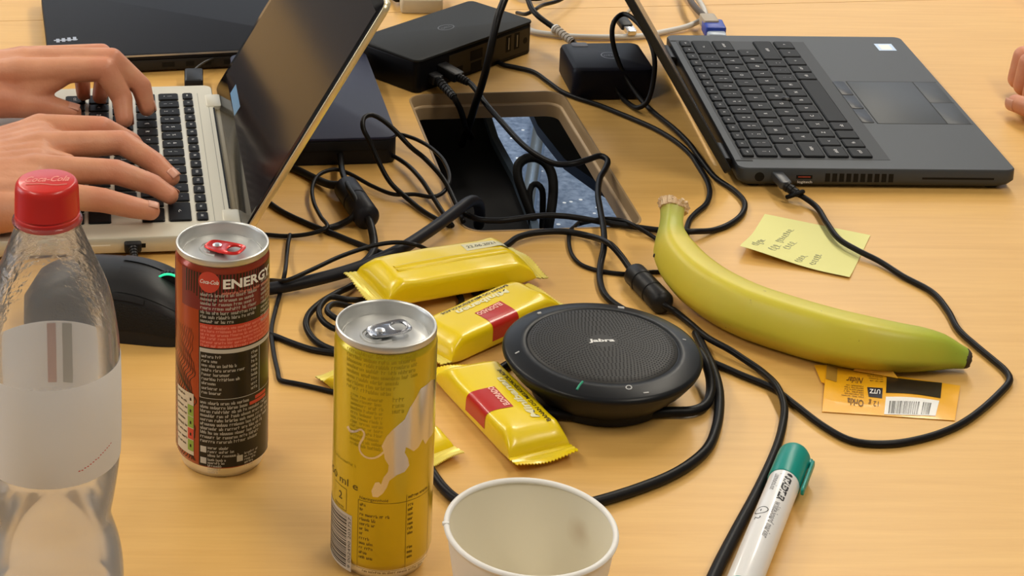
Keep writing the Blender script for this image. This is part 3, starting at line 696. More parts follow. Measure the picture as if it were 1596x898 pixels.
# usb-c cable of the right laptop, all the way round the packet
p0, p1 = W3(1209, 271, 11), W3(1232, 298, 9)
cable('charging_cable', 'black cable from the right laptop, crossing the sticky note and rounding the banana',
      [(1215, 278, 11), (1232, 298, 8), (1250, 306, 6), (1272, 322, 4), (1289, 348, 5), (1308, 373, 5), (1338, 391, 5), (1370, 407, 3.5), (1408, 431, 2.4), (1452, 455, 2.4), (1477, 484, 2.4), (1494, 514, 2.4), (1520, 538, 2.4), (1549, 562, 2.4), (1566, 577, 2.4), (1574, 592, 2.4), (1560, 611, 2.4), (1522, 645, 2.4), (1486, 667, 2.4), (1440, 683, 2.4), (1385, 692, 2.4), (1330, 688, 2.4), (1286, 666, 2.4), (1234, 627, 2.4), (1204, 605, 2.4), (1154, 584, 2.4), (1115, 567, 2.4), (1080, 555, 2.4)], 2.15,
      extra=[('plug', plug(p0, W3(1226, 290, 10), 9, 6.5), mat('plug_grey', (.06, .065, .075), .35)), ('strain_relief', boot(W3(1226, 290, 10), W3(1244, 303, 7), 4.2, 3, 3), M_black)])
bm = bmesh.new()
for k in range(2):
    q = W3(1238, 300, 8)
    tube(bm, [(q.x-6, q.y-2, 5), (q.x-2, q.y-5, 8), (q.x+5, q.y-3, 10), (q.x+7, q.y+3, 7)], 1.7, 8, 2)
o = finish('velcro_tie', bm, M_black, None, (q.x, q.y, 5)); tag(o, 'small black cable tie wrapped at the plug of the right laptop', 'cable tie')
# usb plug of the silver laptop (near side)
p0, p1 = W3(206, 372, 9), W3(208, 390, 9)
cable('mouse_cable', 'short black cable plugged into the near side of the silver laptop above the mouse',
      [(206, 376, 9), (208, 392, 8), (212, 404, 5), (220, 418, 3), (235, 432, 2.4)], 1.6,
      extra=[('plug', plug(W3(206, 373, 9), W3(207.5, 388, 9), 12, 7), M_black), ('strain_relief', boot(W3(207.5, 388, 9), W3(210, 404, 6), 3.4, 2.2, 4), M_black)])
cable('cable', 'thin grey cable plugged into the far side of the silver laptop',
      [(302, 110, 9), (308, 104, 10), (322, 95, 11), (345, 87, 10), (370, 82, 8), (400, 84, 6), (440, 90, 5)], 1.0, mat('thin_grey_cable', (.05, .05, .05), .4),
      extra=[('plug', plug(W3(302, 132, 9), W3(302, 112, 9), 16, 8, 2), M_black)])
# loops standing in the opening
cable('loop_in_opening', 'thick black cable loop rising inside the desk opening',
      [(835, 372, -70), (828, 335, -50), (815, 300, -36), (807, 275, -26), (808, 257, -19), (820, 247, -15), (836, 246, -14), (852, 256, -18), (861, 276, -26), (862, 303, -36), (858, 335, -48), (852, 372, -68)], 3.9, M_dark)
cable('loop_in_opening', 'smaller cable loop nested inside the thick loop in the opening',
      [(835, 365, -74), (828, 330, -56), (825, 305, -44), (829, 290, -38), (837, 287, -36), (845, 296, -40), (846, 318, -50), (845, 365, -72)], 2.6, M_dark)
# upper cables around the adapter
p0, p1 = W3(867, 46, 22), W3(893, 66, 18)
cable('adapter_lead', 'black lead with a pale ribbed strain relief entering the adapter',
      [(812, -30, 40), (822, -4, 36), (829, 14, 32), (841, 27, 28), (863, 43, 22), (895, 68, 17), (905, 76, 15)], 2.6,
      extra=[('strain_relief', boot(p0, p1, 4.0, 3.6, 6), mat('boot_grey', (.45, .40, .34), .5)), ('collar', ferrite(W3(864, 44, 22), W3(869, 48, 21.6), 4.6, 0), M_white)])
cable('cable', 'black cable curving from the top of the picture to the dock corner',
      [(905, -22, 8), (873, 0, 10), (846, 8, 14), (832, 16, 20), (820, 22, 14), (806, 20, 6)], 1.9)
cable('network_cable', 'pale grey network cable lying behind the adapter, running under the right lid',
      [(795, 30, 3), (831, 49, 3), (863, 54, 3), (895, 57, 3), (948, 58, 3), (1001, 56, 3), (1033, 50, 3), (1065, 43, 4), (1086, 35, 6), (1099, 27, 8), (1096, 12, 10), (1080, -10, 10), (1060, -30, 10)], 2.6, mat('pale_cable', (.62, .60, .56), .4))
p0, p1 = W3(1104, 30, 14), W3(1108, 40, 14)
cable('network_plug', 'dark sleeved cable with a blue clipped network plug behind the right laptop',
      [(1066, -30, 16), (1076, 0, 16), (1086, 14, 16), (1101, 29, 15), (1106, 38, 14)], 3.0, mat('brown_sleeve', (.08, .06, .045), .5),
      extra=[('plug_boot', plug(W3(1101, 28, 14), W3(1109, 40, 14), 14, 10), mat('boot_tan', (.42, .36, .28), .5)),
             ('plug_body', plug(W3(1109, 38, 12), W3(1116, 52, 10), 19, 12, 2), mat('plug_blue', (.03, .07, .40), .4)),
             ('plug_tip', plug(W3(1113, 46, 9), W3(1118, 60, 8), 17, 8, 2), mat('plug_tip_pale', (.45, .52, .62), .3))])
p0, p1 = W3(970, 33, 12), W3(985, 51, 8)
cable('usb_plug_cable', 'loose plug with a bright metal tip lying between the looped cable and the right lid',
      [(1000, -20, 14), (992, 5, 14), (978, 20, 13), (972, 30, 12)], 1.6, mat('beige_cable', (.40, .32, .22), .5),
      extra=[('plug_shell', plug(W3(968, 30, 12), W3(978, 43, 10), 11, 6), M_black), ('metal_tip', plug(W3(977, 41, 10), W3(986, 52, 8), 9, 4.5, .4), M_steel)])
bm = bmesh.new(); q = P(643, 14, 0); rbox(bm, q.x-12, q.x+28, q.y-14, q.y+18, 0, 14, 3, 1.5, 3)
o = finish('wall_plug', bm, mat('beige_plug', (.52, .45, .32), .5), None, (q.x, q.y, 0)); tag(o, 'small beige plug block behind the dock beside the display corner', 'plug')
cable('cable', 'black cable bundle lying behind the dock at the top edge',
      [(600, -25, 5), (618, -2, 6), (640, -6, 8), (672, -8, 10), (700, -20, 10)], 3.4)
cable('cable', 'black cable lying behind the dock, nearest the top edge centre',
      [(795, -14, 4), (815, -4, 4), (840, -2, 4), (862, -12, 4)], 2.2)

# ------------------------------------------------------------------ drinks cans
def cyl_hit(px, py, c, r):
    """pixel -> (arc length from the camera-facing line, height) on an upright cylinder"""
    d = (P(px, py, 0)-Vector((0, 0, CAM_H))); ox, oy = -c[0], -c[1]
    A = d.x*d.x+d.y*d.y; B = 2*(ox*d.x+oy*d.y); Cc = ox*ox+oy*oy-r*r
    disc = B*B-4*A*Cc
    t = (-B-math.sqrt(max(0, disc)))/(2*A)
    x, y, z = d.x*t-c[0], d.y*t-c[1], CAM_H+d.z*t
    return r*math.atan2(x, -y), z
def wrap(bm, r, off):
    xs = [v.co.x for v in bm.verts]
    if not xs: return
    x = math.floor(min(xs)/1.6)*1.6
    while x < max(xs):
        bmesh.ops.bisect_plane(bm, geom=bm.verts[:]+bm.edges[:]+bm.faces[:], plane_co=(x, 0, 0), plane_no=(1, 0, 0)); x += 1.6
    for v in bm.verts:
        s, z, dz = v.co.x, v.co.y, v.co.z; a = s/r; R = r+off+dz
        v.co = Vector((R*math.sin(a), -R*math.cos(a), z))
def flat(x, y): return (x, y, 0)
def fpoly(bm, pts, mi=0):
    f = bm.faces.new([bm.verts.new((x, y, 0)) for x, y in pts]); f.material_index = mi
    bmesh.ops.triangulate(bm, faces=[f])
def frect(bm, x0, x1, y0, y1): fpoly(bm, [(x0, y0), (x1, y0), (x1, y1), (x0, y1)])

def can(label, c, body, tab_m, tab_ang, lid_m, prints):
    t = thing('drink_can', label, 'can', (c[0], c[1], 0))
    bm = bmesh.new()
    lathe(bm, [(24.3, 6.4), (25.6, 7.6), (26.5, 11), (26.5, 126.2), (26.2, 127.6), (25.4, 129.2), (24.9, 130)], 96); finish('body', bm, body, t, smooth=60)
    bm = bmesh.new(); lathe(bm, [(20, 5), (21, 1.5), (22.2, 0), (23.3, 0.6), (24.1, 3.5), (24.5, 6.6)], 96, cap0=True); finish('base', bm, M_aluB, t, smooth=60)
    bm = bmesh.new()
    lathe(bm, [(24.8, 129.4), (25.2, 130.5), (26.05, 131.0), (26.2, 132.6), (25.9, 134.0), (25.2, 134.35), (24.5, 134.0), (24.1, 132.5), (23.7, 127.2), (23.2, 126.3), (22.6, 126.6), (22.2, 127.6), (21.4, 128.0), (14, 128.15), (.01, 128.2)], 96, cap1=False)
    finish('lid', bm, lid_m, t, smooth=50)
    # pressed score panel, rivet and pull tab
    Mt = Matrix.Rotation(tab_ang, 4, 'Z')
    bm = bmesh.new(); path = [Vector((-2-9.3*math.cos(a)-2.0, 8.3*math.sin(a), 128.3)) for a in [R_(x) for x in range(-112, 113, 14)]]
    sweep(bm, path, circ(.75, 6)); path = [Vector((-4-5.6*math.cos(a)-2.0, 5.0*math.sin(a), 128.25)) for a in [R_(x) for x in range(-100, 101, 20)]]
    sweep(bm, path, circ(.55, 6)); xform(bm, Mt); finish('score_ridge', bm, lid_m, t)
    bm = bmesh.new()
    out = []
    for i in range(40):
        a = 2*math.pi*i/40; ca, sa = math.cos(a), math.sin(a)
        k = 4.0; x = 11.6*math.copysign(abs(ca)**(2/k), ca); y = 7.1*math.copysign(abs(sa)**(2/k), sa)*(1-.16*(x < 0)*abs(x)/11.6); out.append((x+1.5, y))
    def hole(cx, rx, ry, ex=2.4):
        h = []
        for i in range(40):
            a = 2*math.pi*i/40; ca, sa = math.cos(a), math.sin(a)
            h.append((cx+rx*math.copysign(abs(ca)**(2/ex), ca), ry*math.copysign(abs(sa)**(2/ex), sa)))
        return h
    h1 = hole(7.3, 3.6, 4.4)
    z0, z1 = 129.6, 130.9
    def lift(x): return .06*max(0, x)
    O = lambda ins, z: [(1.5+(x-1.5)*(1-ins/11.6), y*(1-ins/7.1), z+lift(x)) for x, y in out]
    H = lambda ins, z: [(7.3+(x-7.3)*(1+ins/3.6), y*(1+ins/4.4), z+lift(x)) for x, y in h1]
    loops(bm, [H(0, z0), O(.5, z0), O(0, z0+.4), O(0, z1-.4), O(.6, z1), O(1.8, z1-.5), H(1.2, z1-.5), H(.5, z1), H(0, z1-.3), H(0, z0)], False, False)
    xform(bm, Mt); finish('pull_tab', bm, tab_m, t, label=('red pull tab' if 'red' in label else None))
    bm = bmesh.new(); lathe(bm, [(2.7, 130.0), (2.6, 131.0), (1.6, 131.5), (.01, 131.5)], 24, (-3.4, 0)); xform(bm, Mt); finish('rivet', bm, M_alu, t)
    for nm, b, m, off in prints:
        wrap(b, 26.5, off); finish(nm, b, m, t, smooth=180)
    return t
RC = (-29.4, 1013.9); YC = (57.4, 920.9)
hr = lambda x, y: cyl_hit(x, y, RC, 26.5)
hy = lambda x, y: cyl_hit(x, y, YC, 26.5)
rng = random.Random(3)
Lx = hr(310, 600)[0]; Rx = 37
pb_ = bmesh.new(); frect(pb_, Lx, Rx, 8.5, 104)                       # black panel
pm = bmesh.new(); frect(pm, hr(284, 420)[0], Rx, 104, 126.8)          # dark wine band
ps = bmesh.new()                                                      # black strokes on the band, waves on the red side
x = hr(290, 420)[0]
while x < Rx:
    top = 126.6; bot = 111+3*math.sin(x*.25)
    if x > Lx+14: bot = 114.5
    fpoly(ps, [(x, bot), (x+.75, bot), (x+1.2, top), (x+.2, top)]); x += 1.9
x0w = hr(276, 500)[0]
for k in range(15):
    xx = -39+k*1.55; pts = []
    for i in range(60):
        z = 10+i*1.45; amp = 2.4*sstep(95, 70, z) if z > 40 else 2.4
        amp = 2.0*(1-sstep(60, 92, z))
        pts.append((xx+amp*math.sin(z*.33+k*.35)+.6*math.sin(z*.8+k), z))
    for (xa, za), (xb, zb) in zip(pts, pts[1:]):
        wd = .22+.35*(1-sstep(50, 85, za))
        if zb > 92: break
        if xb > Lx-.3: continue
        fpoly(ps, [(xa, za), (xa+wd, za), (xb+wd, zb), (xb, zb)])
pr = bmesh.new()                                                      # red parts
cx_, cz_ = hr(325.6, 440); pc = bmesh.new(); fpoly(pc, [(cx_+6.1*math.cos(6.2832*i/28), cz_+6.3*math.sin(6.2832*i/28)) for i in range(28)])
z1_ = hr(346, 507)[1]; z0_ = hr(346, 543)[1]; frect(pr, Lx+.6, Rx, z0_, z1_)
ph2 = bmesh.new()
for i, (wa, wb) in enumerate(((21, 31), (17, 31))): frect(ph2, wa, wb, 47.2-i*2.6, 49.2-i*2.6)
pw = bmesh.new()                                                      # white print
ex, ez = hr(346.5, 450)
put_text(pw, 'ENERGY', 7.6, lambda x, y: (ex+x, ez+y, 0), width=hr(416.5, 425)[0]-ex+2, bold=.25)
put_text(pw, 'Coca-Cola', 3.4, lambda x, y: (cx_+x, cz_-1+y, 0), width=11, shear=.4, bold=.05, center=True)
pg = bmesh.new()                                                      # small grey print
tz = hr(340, 459)[1]
for i in range(7): fine_print(pg, Lx+1.1, hr(401, 480)[0]-rng.random()*2, tz-1.7-i*2.65, 2.0, flat, rng, fill=.6 if i == 6 else 1)
for i in range(10): fine_print(pg, hr(406, 480)[0], Rx, tz+2.0-i*2.65, 1.9, flat, rng)
hz = z0_-.4
frect(pg, Lx+.6, Rx, hz-2.8, hz-.4)
for zz in (hz-31, ): frect(pg, Lx+.8, Rx, zz, zz+.3)
frect(pg, Lx+.6, Lx+.95, hz-31, hz-2.8)
for i in range(7): fine_print(pg, Lx+1.8, Lx+1.8+(12, 9, 20, 25, 17, 22, 8)[i], hz-6-i*2.75, 1.9, flat, rng)
for i in range(2): fine_print(pg, Lx+1.8, Lx+14, hz-25.5-i*2.75, 1.9, flat, rng)
for i in range(9): fine_print(pg, 18, 23, hz-6-i*2.75, 1.9, flat, rng)
frect(pg, 24, 24.3, hz-31, hz-2.8)
for i in range(10): fine_print(pg, Lx+1.0, 34-(1.2*i if i > 5 else 0), hz-34.5-i*2.65, 2.0, flat, rng, fill=(.62 if i in (0, 1) else 1))
b0 = hz-34.5-10*2.65
for (ix, iz) in ((Lx+1, b0-2.6), (Lx+1, b0-9.6), (hr(369, 708)[0], b0-8.4)):
    frect(pg, ix, ix+3.6, iz-1.2, iz+2.6)
for i in range(3): fine_print(pg, Lx+5.4, Lx+17+i*3.5, b0-1.2-i*2.4, 1.8, flat, rng)
for i in range(5): fine_print(pg, Lx+5.4, Lx+16-i*.8, b0-8.6-i*1.9, 1.6, flat, rng)
for i in range(5): fine_print(pg, hr(369, 708)[0]+4.6, hr(369, 708)[0]+14-i, b0-6-i*1.9, 1.6, flat, rng)
psal = bmesh.new()
for i in range(6): fine_print(psal, Lx+1.2, 34, z1_-2.5-i*2.25, 1.7, flat, rng)
fine_print(psal, ex, 34, ez-3.6, 1.8, flat, rng)
pn = bmesh.new(); n0, nz1 = hr(277.5, 610); n1 = hr(302, 610)[0]; nz0 = hr(290, 704)[1]; nz1 = hr(296, 612)[1]
frect(pn, n0, n1, nz0, nz1)
pgr = bmesh.new(); prd = bmesh.new(); cw = (nz1-nz0)/5.3
for i, b_ in enumerate((None, pgr, pgr, prd, pgr)):
    if b_ is not None: frect(b_, n1-4.4, n1-.1, nz1-(i+1)*cw+.3, nz1-i*cw-.1)
pnt = bmesh.new()
for i in range(9): fine_print(pnt, n0+1, n1-5, nz1-3-i*3.8, 1.6, flat, rng)
for i in range(5): frect(pnt, n1-2.8, n1-1.6, nz1-i*cw-cw*.65, nz1-i*cw-cw*.4)
M_redcan = mat('can_red_orange', (.33, .042, .012), .30, metal=.45, coat=.4)
M_prt_black = mat('can_print_black', (.010, .009, .009), .35, coat=.3)
M_prt_wine = mat('can_print_wine', (.16, .016, .03), .3, metal=.5, coat=.3)
M_prt_red = mat('can_print_red', (.56, .055, .035), .35)
M_prt_grey = mat('can_print_grey', (.50, .49, .46), .45)
M_prt_sal = mat('can_print_salmon', (.80, .28, .22), .45)
M_tabred = mat('tab_red_anodised', (.58, .012, .008), .3, metal=.5, coat=.4)
red_can = can('tall red and black can with a red pull tab, standing beside the mouse', RC, M_redcan, M_tabred, R_(-28), M_lid,
    [('black_panel', pb_, M_prt_black, .08), ('wine_band', pm, M_prt_wine, .10), ('wave_print', ps, M_prt_black, .16), ('brand_disc', pc, M_prt_red, .18), ('red_panel', pr, M_prt_red, .18),
     ('highlight_print', ph2, M_prt_red, .18), ('brand_lettering', pw, M_white, .26), ('small_print', pg, M_prt_grey, .24), ('salmon_print', psal, M_prt_sal, .26),
     ('nutrition_panel', pn, mat('can_cream', (.62, .55, .42), .45), .18), ('green_cells', pgr, mat('cell_green', (.25, .38, .06), .45), .24),
     ('red_cell', prd, M_prt_red, .24), ('nutrition_print', pnt, M_prt_black, .30)])

# yellow can
M_yel = mat('can_yellow', (.62, .46, .006), .30, metal=.42, coat=.45, coatr=.12)
M_yprt = mat('can_yellow_print', (.42, .32, .008), .4, metal=.3)
M_ydark = mat('can_brown_print', (.10, .065, .008), .45)
M_silv = mat('bull_silver', (.72, .70, .70), .22, metal=.92)
q = lambda x, y: hy(500+x/2.005, 450+y/2.005)
bull = [(197, 512), (190, 492), (205, 462), (225, 440), (262, 408), (278, 372), (292, 350), (312, 312), (330, 300), (345, 285), (356, 283), (358, 330), (357, 430), (350, 452), (338, 466), (326, 486), (318, 470), (305, 495), (290, 508), (276, 500), (266, 495), (262, 512), (272, 530), (276, 552), (262, 572), (238, 582), (214, 600), (206, 622), (194, 640), (178, 652), (162, 650), (158, 632), (170, 606), (182, 604), (188, 612), (196, 590), (210, 572), (212, 552), (200, 532)]
pbull = bmesh.new(); fpoly(pbull, [q(*p) for p in bull])
tailp = [(84, 430), (92, 444), (108, 446), (126, 440), (136, 452), (132, 468), (122, 486), (122, 505), (134, 522), (154, 530), (176, 526), (200, 508)]
tp = [Vector(q(*p)) for p in tailp]
tp = [Vector(v[:2]) for v in catmull([(p.x, p.y, 0) for p in tp], .6)]
ws = [1.15 if i < 6 else .85 for i in range(len(tp))]
for i in range(len(tp)-1):
    d = (tp[i+1]-tp[i]).normalized(); nn = Vector((-d.y, d.x)); w0 = .95+.8*max(0, 1-i/9); w1 = .95+.8*max(0, 1-(i+1)/9)
    fpoly(pbull, [tuple(tp[i]-nn*w0*.6), tuple(tp[i]+nn*w0*.6), tuple(tp[i+1]+nn*w1*.6), tuple(tp[i+1]-nn*w1*.6)])
py_ = bmesh.new()
y0z = hy(600, 560)[1]
for i in range(8): fine_print(py_, hy(541, 560)[0], hy(652, 560)[0]-2*i*(i > 4), y0z-i*2.9, 2.2, flat, rng)
for i in range(12): fine_print(py_, hy(545, 600)[0]+1, hy(598, 600)[0], y0z-24-i*2.5, 1.9, flat, rng)
for i in range(3): fine_print(py_, hy(612, 620)[0], hy(632, 620)[0], y0z-24-i*3.2, 2.6, flat, rng)
fine_print(py_, hy(522, 700)[0], hy(556, 740)[0], hy(540, 722)[1], 1.6, flat, rng)
pd_ = bmesh.new()
tx0, tz0 = hy(558, 795); tx1 = hy(667, 795)[0]; colx = hy(633, 795)[0]
put_text(pd_, '250 ml e', 6.0, lambda x, y: (hy(519, 757)[0]-5.2+x, hy(540, 757)[1]+y, 0), width=hy(558, 757)[0]-hy(519, 757)[0]+5.2)
bx0, bx1, bz0, bz1 = hy(522, 790)[0], hy(540, 790)[0], hy(532, 792)[1], hy(532, 757)[1]
for a in ((bx0, bx1, bz0, bz0+.25), (bx0, bx1, bz1-.25, bz1), (bx1-.25, bx1, bz0, bz1)): frect(pd_, *a)
put_text(pd_, '2', 6, lambda x, y: ((bx0+bx1)/2-1+x, (bz0+bz1)/2-1+y, 0), bold=.1)
fine_print(pd_, bx0+.5, bx1-.5, bz0+.8, 1.3, flat, rng)
ftz = hy(600, 783)[1]
put_text(pd_, 'Næringsinnhold', 2.4, lambda x, y: (tx0+.6+x, ftz+y, 0))
for zz in (ftz-1.0, 6+1.5): frect(pd_, tx0, tx1, zz, zz+.2)
frect(pd_, tx0, tx0+.2, 7.5, ftz-1); frect(pd_, colx, colx+.2, 7.5, ftz+3); frect(pd_, tx1, tx1+.2, 7.5, ftz+3)
for i in range(12):
    fine_print(pd_, tx0+1, tx0+1+(4, 3, 17, 9, 9, 5, 3, 6, 8, 8, 6, 8)[i], ftz-4-i*2.75, 1.8, flat, rng)
    if i not in (7, 8): fine_print(pd_, colx+1, colx+5, ftz-4-i*2.75, 1.8, flat, rng)
fine_print(pd_, tx0+3, tx1-5, 8.0-2.2, 1.5, flat, rng)
fine_print(pd_, colx+1, tx1-1, ftz+.6, 1.8, flat, rng)
pbar = bmesh.new(); k0, k1 = hy(512, 840)[0]-3, hy(548, 840)[0]; kz0, kz1 = hy(540, 888)[1], hy(540, 800)[1]; frect(pbar, k0, k1, kz0, kz1)
pbb = bmesh.new(); z = kz0+1.5
while z < kz1-1.5:
    h_ = rng.choice((.3, .3, .6, .9)); frect(pbb, k0+1, k1-3.4, z, z+h_); z += h_+rng.choice((.3, .5, .8))
put_text(pbb, '9 002490 203757', 2.6, lambda x, y: (k1-.6-y, kz0+1.6+x, 0), width=kz1-kz0-3)
yellow_can = can('tall yellow can with a silver leaping bull and a silver pull tab, nearest can', YC, M_yel, mat('tab_dark_alu', (.42, .43, .46), .22, metal=1), R_(22), M_lid,
    [('bull_emblem', pbull, M_silv, .12), ('faint_print', py_, M_yprt, .10), ('brown_print', pd_, M_ydark, .12), ('barcode_patch', pbar, mat('barcode_grey', (.55, .50, .42), .45), .12), ('barcode', pbb, M_prt_black, .2)])

# ------------------------------------------------------------------ bottle
BY = 852.0
def axis_x(px, z):   # x such that (x, BY, z) is seen at px
    d = P(px, 300, 0)-Vector((0, 0, CAM_H)); return None
def proj(p):
    d = Vector(p)-Vector((0, 0, CAM_H)); z = d.dot(FW)
    return 798+SHX+F_PX*d.dot(CR)/z, 449+SHY-F_PX*d.dot(CU)/z, F_PX/z
BX = -105.6*BY/843.1
def z_of(py):
    lo, hi = -20, 300
    for _ in range(40):
        m = (lo+hi)/2
        if proj((BX, BY, m))[1] > py: lo = m
        else: hi = m
    return lo
edge = [(129.5, 338), (124, 349), (131, 365), (143, 392), (156, 420), (168, 447), (176, 474), (182, 505), (186, 535), (187.5, 565), (188, 600), (188, 640), (188, 680), (186.5, 712), (183, 740), (178, 770), (173, 800), (177, 818), (184, 838), (189, 858), (192, 880), (193, 905), (192, 935)]
prof = []
for ex_, ey_ in edge:
    z = z_of(ey_); a_ = proj((BX, BY, z)); prof.append(((ex_-a_[0])/a_[2], z))
bt = thing('bottle', 'clear plastic bottle with a red screw cap and a white label, beside the mouse', 'bottle', (BX, BY, 0))
ztop = prof[0][1]
def pet_nodes(nt, b):
    out = nt.nodes['Material Output']; nt.nodes.remove(b)
    tr = nt.nodes.new('ShaderNodeBsdfTransparent'); tr.inputs[0].default_value = (.97, .97, .97, 1)
    gl = nt.nodes.new('ShaderNodeBsdfGlossy'); gl.inputs['Roughness'].default_value = .16; gl.inputs[0].default_value = (1, 1, 1, 1)
    df = nt.nodes.new('ShaderNodeBsdfDiffuse'); df.inputs[0].default_value = (.80, .82, .84, 1)
    tl = nt.nodes.new('ShaderNodeBsdfTranslucent'); tl.inputs[0].default_value = (.80, .82, .84, 1)
    fr = nt.nodes.new('ShaderNodeFresnel'); fr.inputs[0].default_value = 1.30
    tc = nt.nodes.new('ShaderNodeTexCoord'); ns = nt.nodes.new('ShaderNodeTexNoise'); ns.inputs['Scale'].default_value = 230; ns.inputs['Detail'].default_value = 3
    nt.links.new(tc.outputs['Object'], ns.inputs['Vector'])
    bp = nt.nodes.new('ShaderNodeBump'); bp.inputs['Distance'].default_value = .0012
    # wear/condensation only on the shoulder: droplets by height
    sp = nt.nodes.new('ShaderNodeSeparateXYZ'); nt.links.new(tc.outputs['Object'], sp.inputs[0])
    mr = nt.nodes.new('ShaderNodeMapRange'); mr.inputs[1].default_value = .150; mr.inputs[2].default_value = .170; mr.inputs[3].default_value = .03; mr.inputs[4].default_value = .75
    nt.links.new(sp.outputs[2], mr.inputs[0]); nt.links.new(mr.outputs[0], bp.inputs['Strength'])
    nt.links.new(ns.outputs[0], bp.inputs['Height'])
    for n_ in (gl, fr): nt.links.new(bp.outputs[0], n_.inputs['Normal'])
    m0 = nt.nodes.new('ShaderNodeMixShader'); m0.inputs[0].default_value = .5; nt.links.new(df.outputs[0], m0.inputs[1]); nt.links.new(tl.outputs[0], m0.inputs[2])
    # haze of the scuffed returnable lower body
    hz_ = nt.nodes.new('ShaderNodeMapRange'); hz_.inputs[1].default_value = .105; hz_.inputs[2].default_value = .16; hz_.inputs[3].default_value = .34; hz_.inputs[4].default_value = .10
    nt.links.new(sp.outputs[2], hz_.inputs[0])
    m1 = nt.nodes.new('ShaderNodeMixShader'); nt.links.new(hz_.outputs[0], m1.inputs[0]); nt.links.new(tr.outputs[0], m1.inputs[1]); nt.links.new(m0.outputs[0], m1.inputs[2])
    m2 = nt.nodes.new('ShaderNodeMixShader'); nt.links.new(fr.outputs[0], m2.inputs[0]); nt.links.new(m1.outputs[0], m2.inputs[1]); nt.links.new(gl.outputs[0], m2.inputs[2])
    nt.links.new(m2.outputs[0], out.inputs['Surface'])
M_pet = mat('clear_pet', (1, 1, 1), .1); ncol(M_pet, pet_nodes)
full = catmull([(r, z, 0) for r, z in prof[1:]], 2.5)
pr_ = [(p[0], p[1]) for p in full]
pr_ += [(31.5, 14), (29.5, 6), (25, 1), (20, 0), (14, 5), (.01, 8)]
bm = bmesh.new(); lathe(bm, pr_, 96); finish('bottle_body', bm, M_pet, bt, smooth=180)
zn = prof[1][1]
bm = bmesh.new(); lathe(bm, [(13.2, zn-1), (16.2, zn+1.2), (16.6, zn+2.4), (16.2, zn+3.6), (13.2, zn+4.6), (12.8, zn+9)], 64); finish('neck_ring', bm, M_pet, bt, smooth=60)
M_cap = mat('cap_red', (.62, .022, .014), .33, coat=.15)
zc0 = z_of(345); zc1 = z_of(281)
a_ = proj((BX, BY, (zc0+zc1)/2)); cr_ = 50.8/a_[2]
bm = bmesh.new(); n = 120
rings = []
for r, z, rib in ((cr_*.985, zc0, 0), (cr_, zc0+.6, 0), (cr_, zc0+4.0, 0), (cr_*.965, zc0+4.4, 0), (cr_*.965, zc0+5.0, 0), (cr_, zc0+5.4, 0), (cr_*1.0, zc0+6, .25), (cr_*.975, zc1-4, .25), (cr_*.955, zc1-1.8, 0), (cr_*.90, zc1-.4, 0), (cr_*.84, zc1, 0), (.01, zc1+.05, 0)):
    rings.append([((r-(rib if i % 2 else 0))*math.cos(2*math.pi*i/n), (r-(rib if i % 2 else 0))*math.sin(2*math.pi*i/n), z) for i in range(n)])
loops(bm, rings, True, False); finish('screw_cap', bm, M_cap, bt, smooth=50)
bm = bmesh.new(); put_text(bm, 'Coca-Cola', 7.0, lambda x, y: (x, -1.5+y*1.15+.10*x, zc1+.12), width=21, shear=.35, bold=.15, center=True)
tube(bm, [(-9, -5.5, zc1+.1), (-2, -4.4, zc1+.1), (5, -5.6, zc1+.1), (10, -4.4, zc1+.1)], .35, 6, 1.5)
finish('cap_lettering', bm, mat('cap_lettering_pale', (.80, .25, .20), .4), bt)
# label
zl0, zl1 = z_of(703), z_of(553)
def label_nodes(nt, b):
    out = nt.nodes['Material Output']; nt.nodes.remove(b)
    df = nt.nodes.new('ShaderNodeBsdfDiffuse'); df.inputs[0].default_value = (.82, .81, .80, 1)
    tl = nt.nodes.new('ShaderNodeBsdfTranslucent'); tl.inputs[0].default_value = (.72, .70, .66, 1)
    gl = nt.nodes.new('ShaderNodeBsdfGlossy'); gl.inputs['Roughness'].default_value = .3
    m = nt.nodes.new('ShaderNodeMixShader'); m.inputs[0].default_value = .35; nt.links.new(df.outputs[0], m.inputs[1]); nt.links.new(tl.outputs[0], m.inputs[2])
    m2 = nt.nodes.new('ShaderNodeMixShader'); m2.inputs[0].default_value = .06; nt.links.new(m.outputs[0], m2.inputs[1]); nt.links.new(gl.outputs[0], m2.inputs[2])
    nt.links.new(m2.outputs[0], out.inputs['Surface'])
M_lab = mat('label_white_film', (1, 1, 1), .4); ncol(M_lab, label_nodes)
def r_at(z):
    best = prof[0][0]
    for (ra, za), (rb, zb) in zip(prof, prof[1:]):
        if zb <= z <= za: return rb+(ra-rb)*(z-zb)/(za-zb)
    return best
bm = bmesh.new(); lathe(bm, [(r_at(zl0+(zl1-zl0)*i/8)+.35, zl0+(zl1-zl0)*i/8) for i in range(9)], 96); finish('label', bm, M_lab, bt, smooth=180)
bm = bmesh.new()
for a0, a1 in ((96, 104), ):
    pass
for a0, a1, mi in ((80.5, 88, 0), (93.5, 102, 1)):
    rr = r_at(zl1-10)-.3
    quadfn(bm, 180-a1, 180-a0, zl0+18, zl1-1, lambda x, y: (rr*math.cos(R_(x)), rr*math.sin(R_(x)), y), 6, 1, mi)
finish('label_inner_stripes', bm, [mat('stripe_pink', (.70, .50, .45), .5), mat('stripe_grey', (.52, .51, .46), .5)], bt)
bm = bmesh.new()
rl_ = r_at(zl0+6)+.55
for i in range(14):
    a = R_(-62+i*2.6); z = zl0+7+i*.5+rng.uniform(-.4, .4)
    quadfn(bm, a, a+R_(1.6), z, z+.5, lambda x, y: (rl_*math.cos(x), rl_*math.sin(x), y))
finish('label_print', bm, M_prt_red, bt)

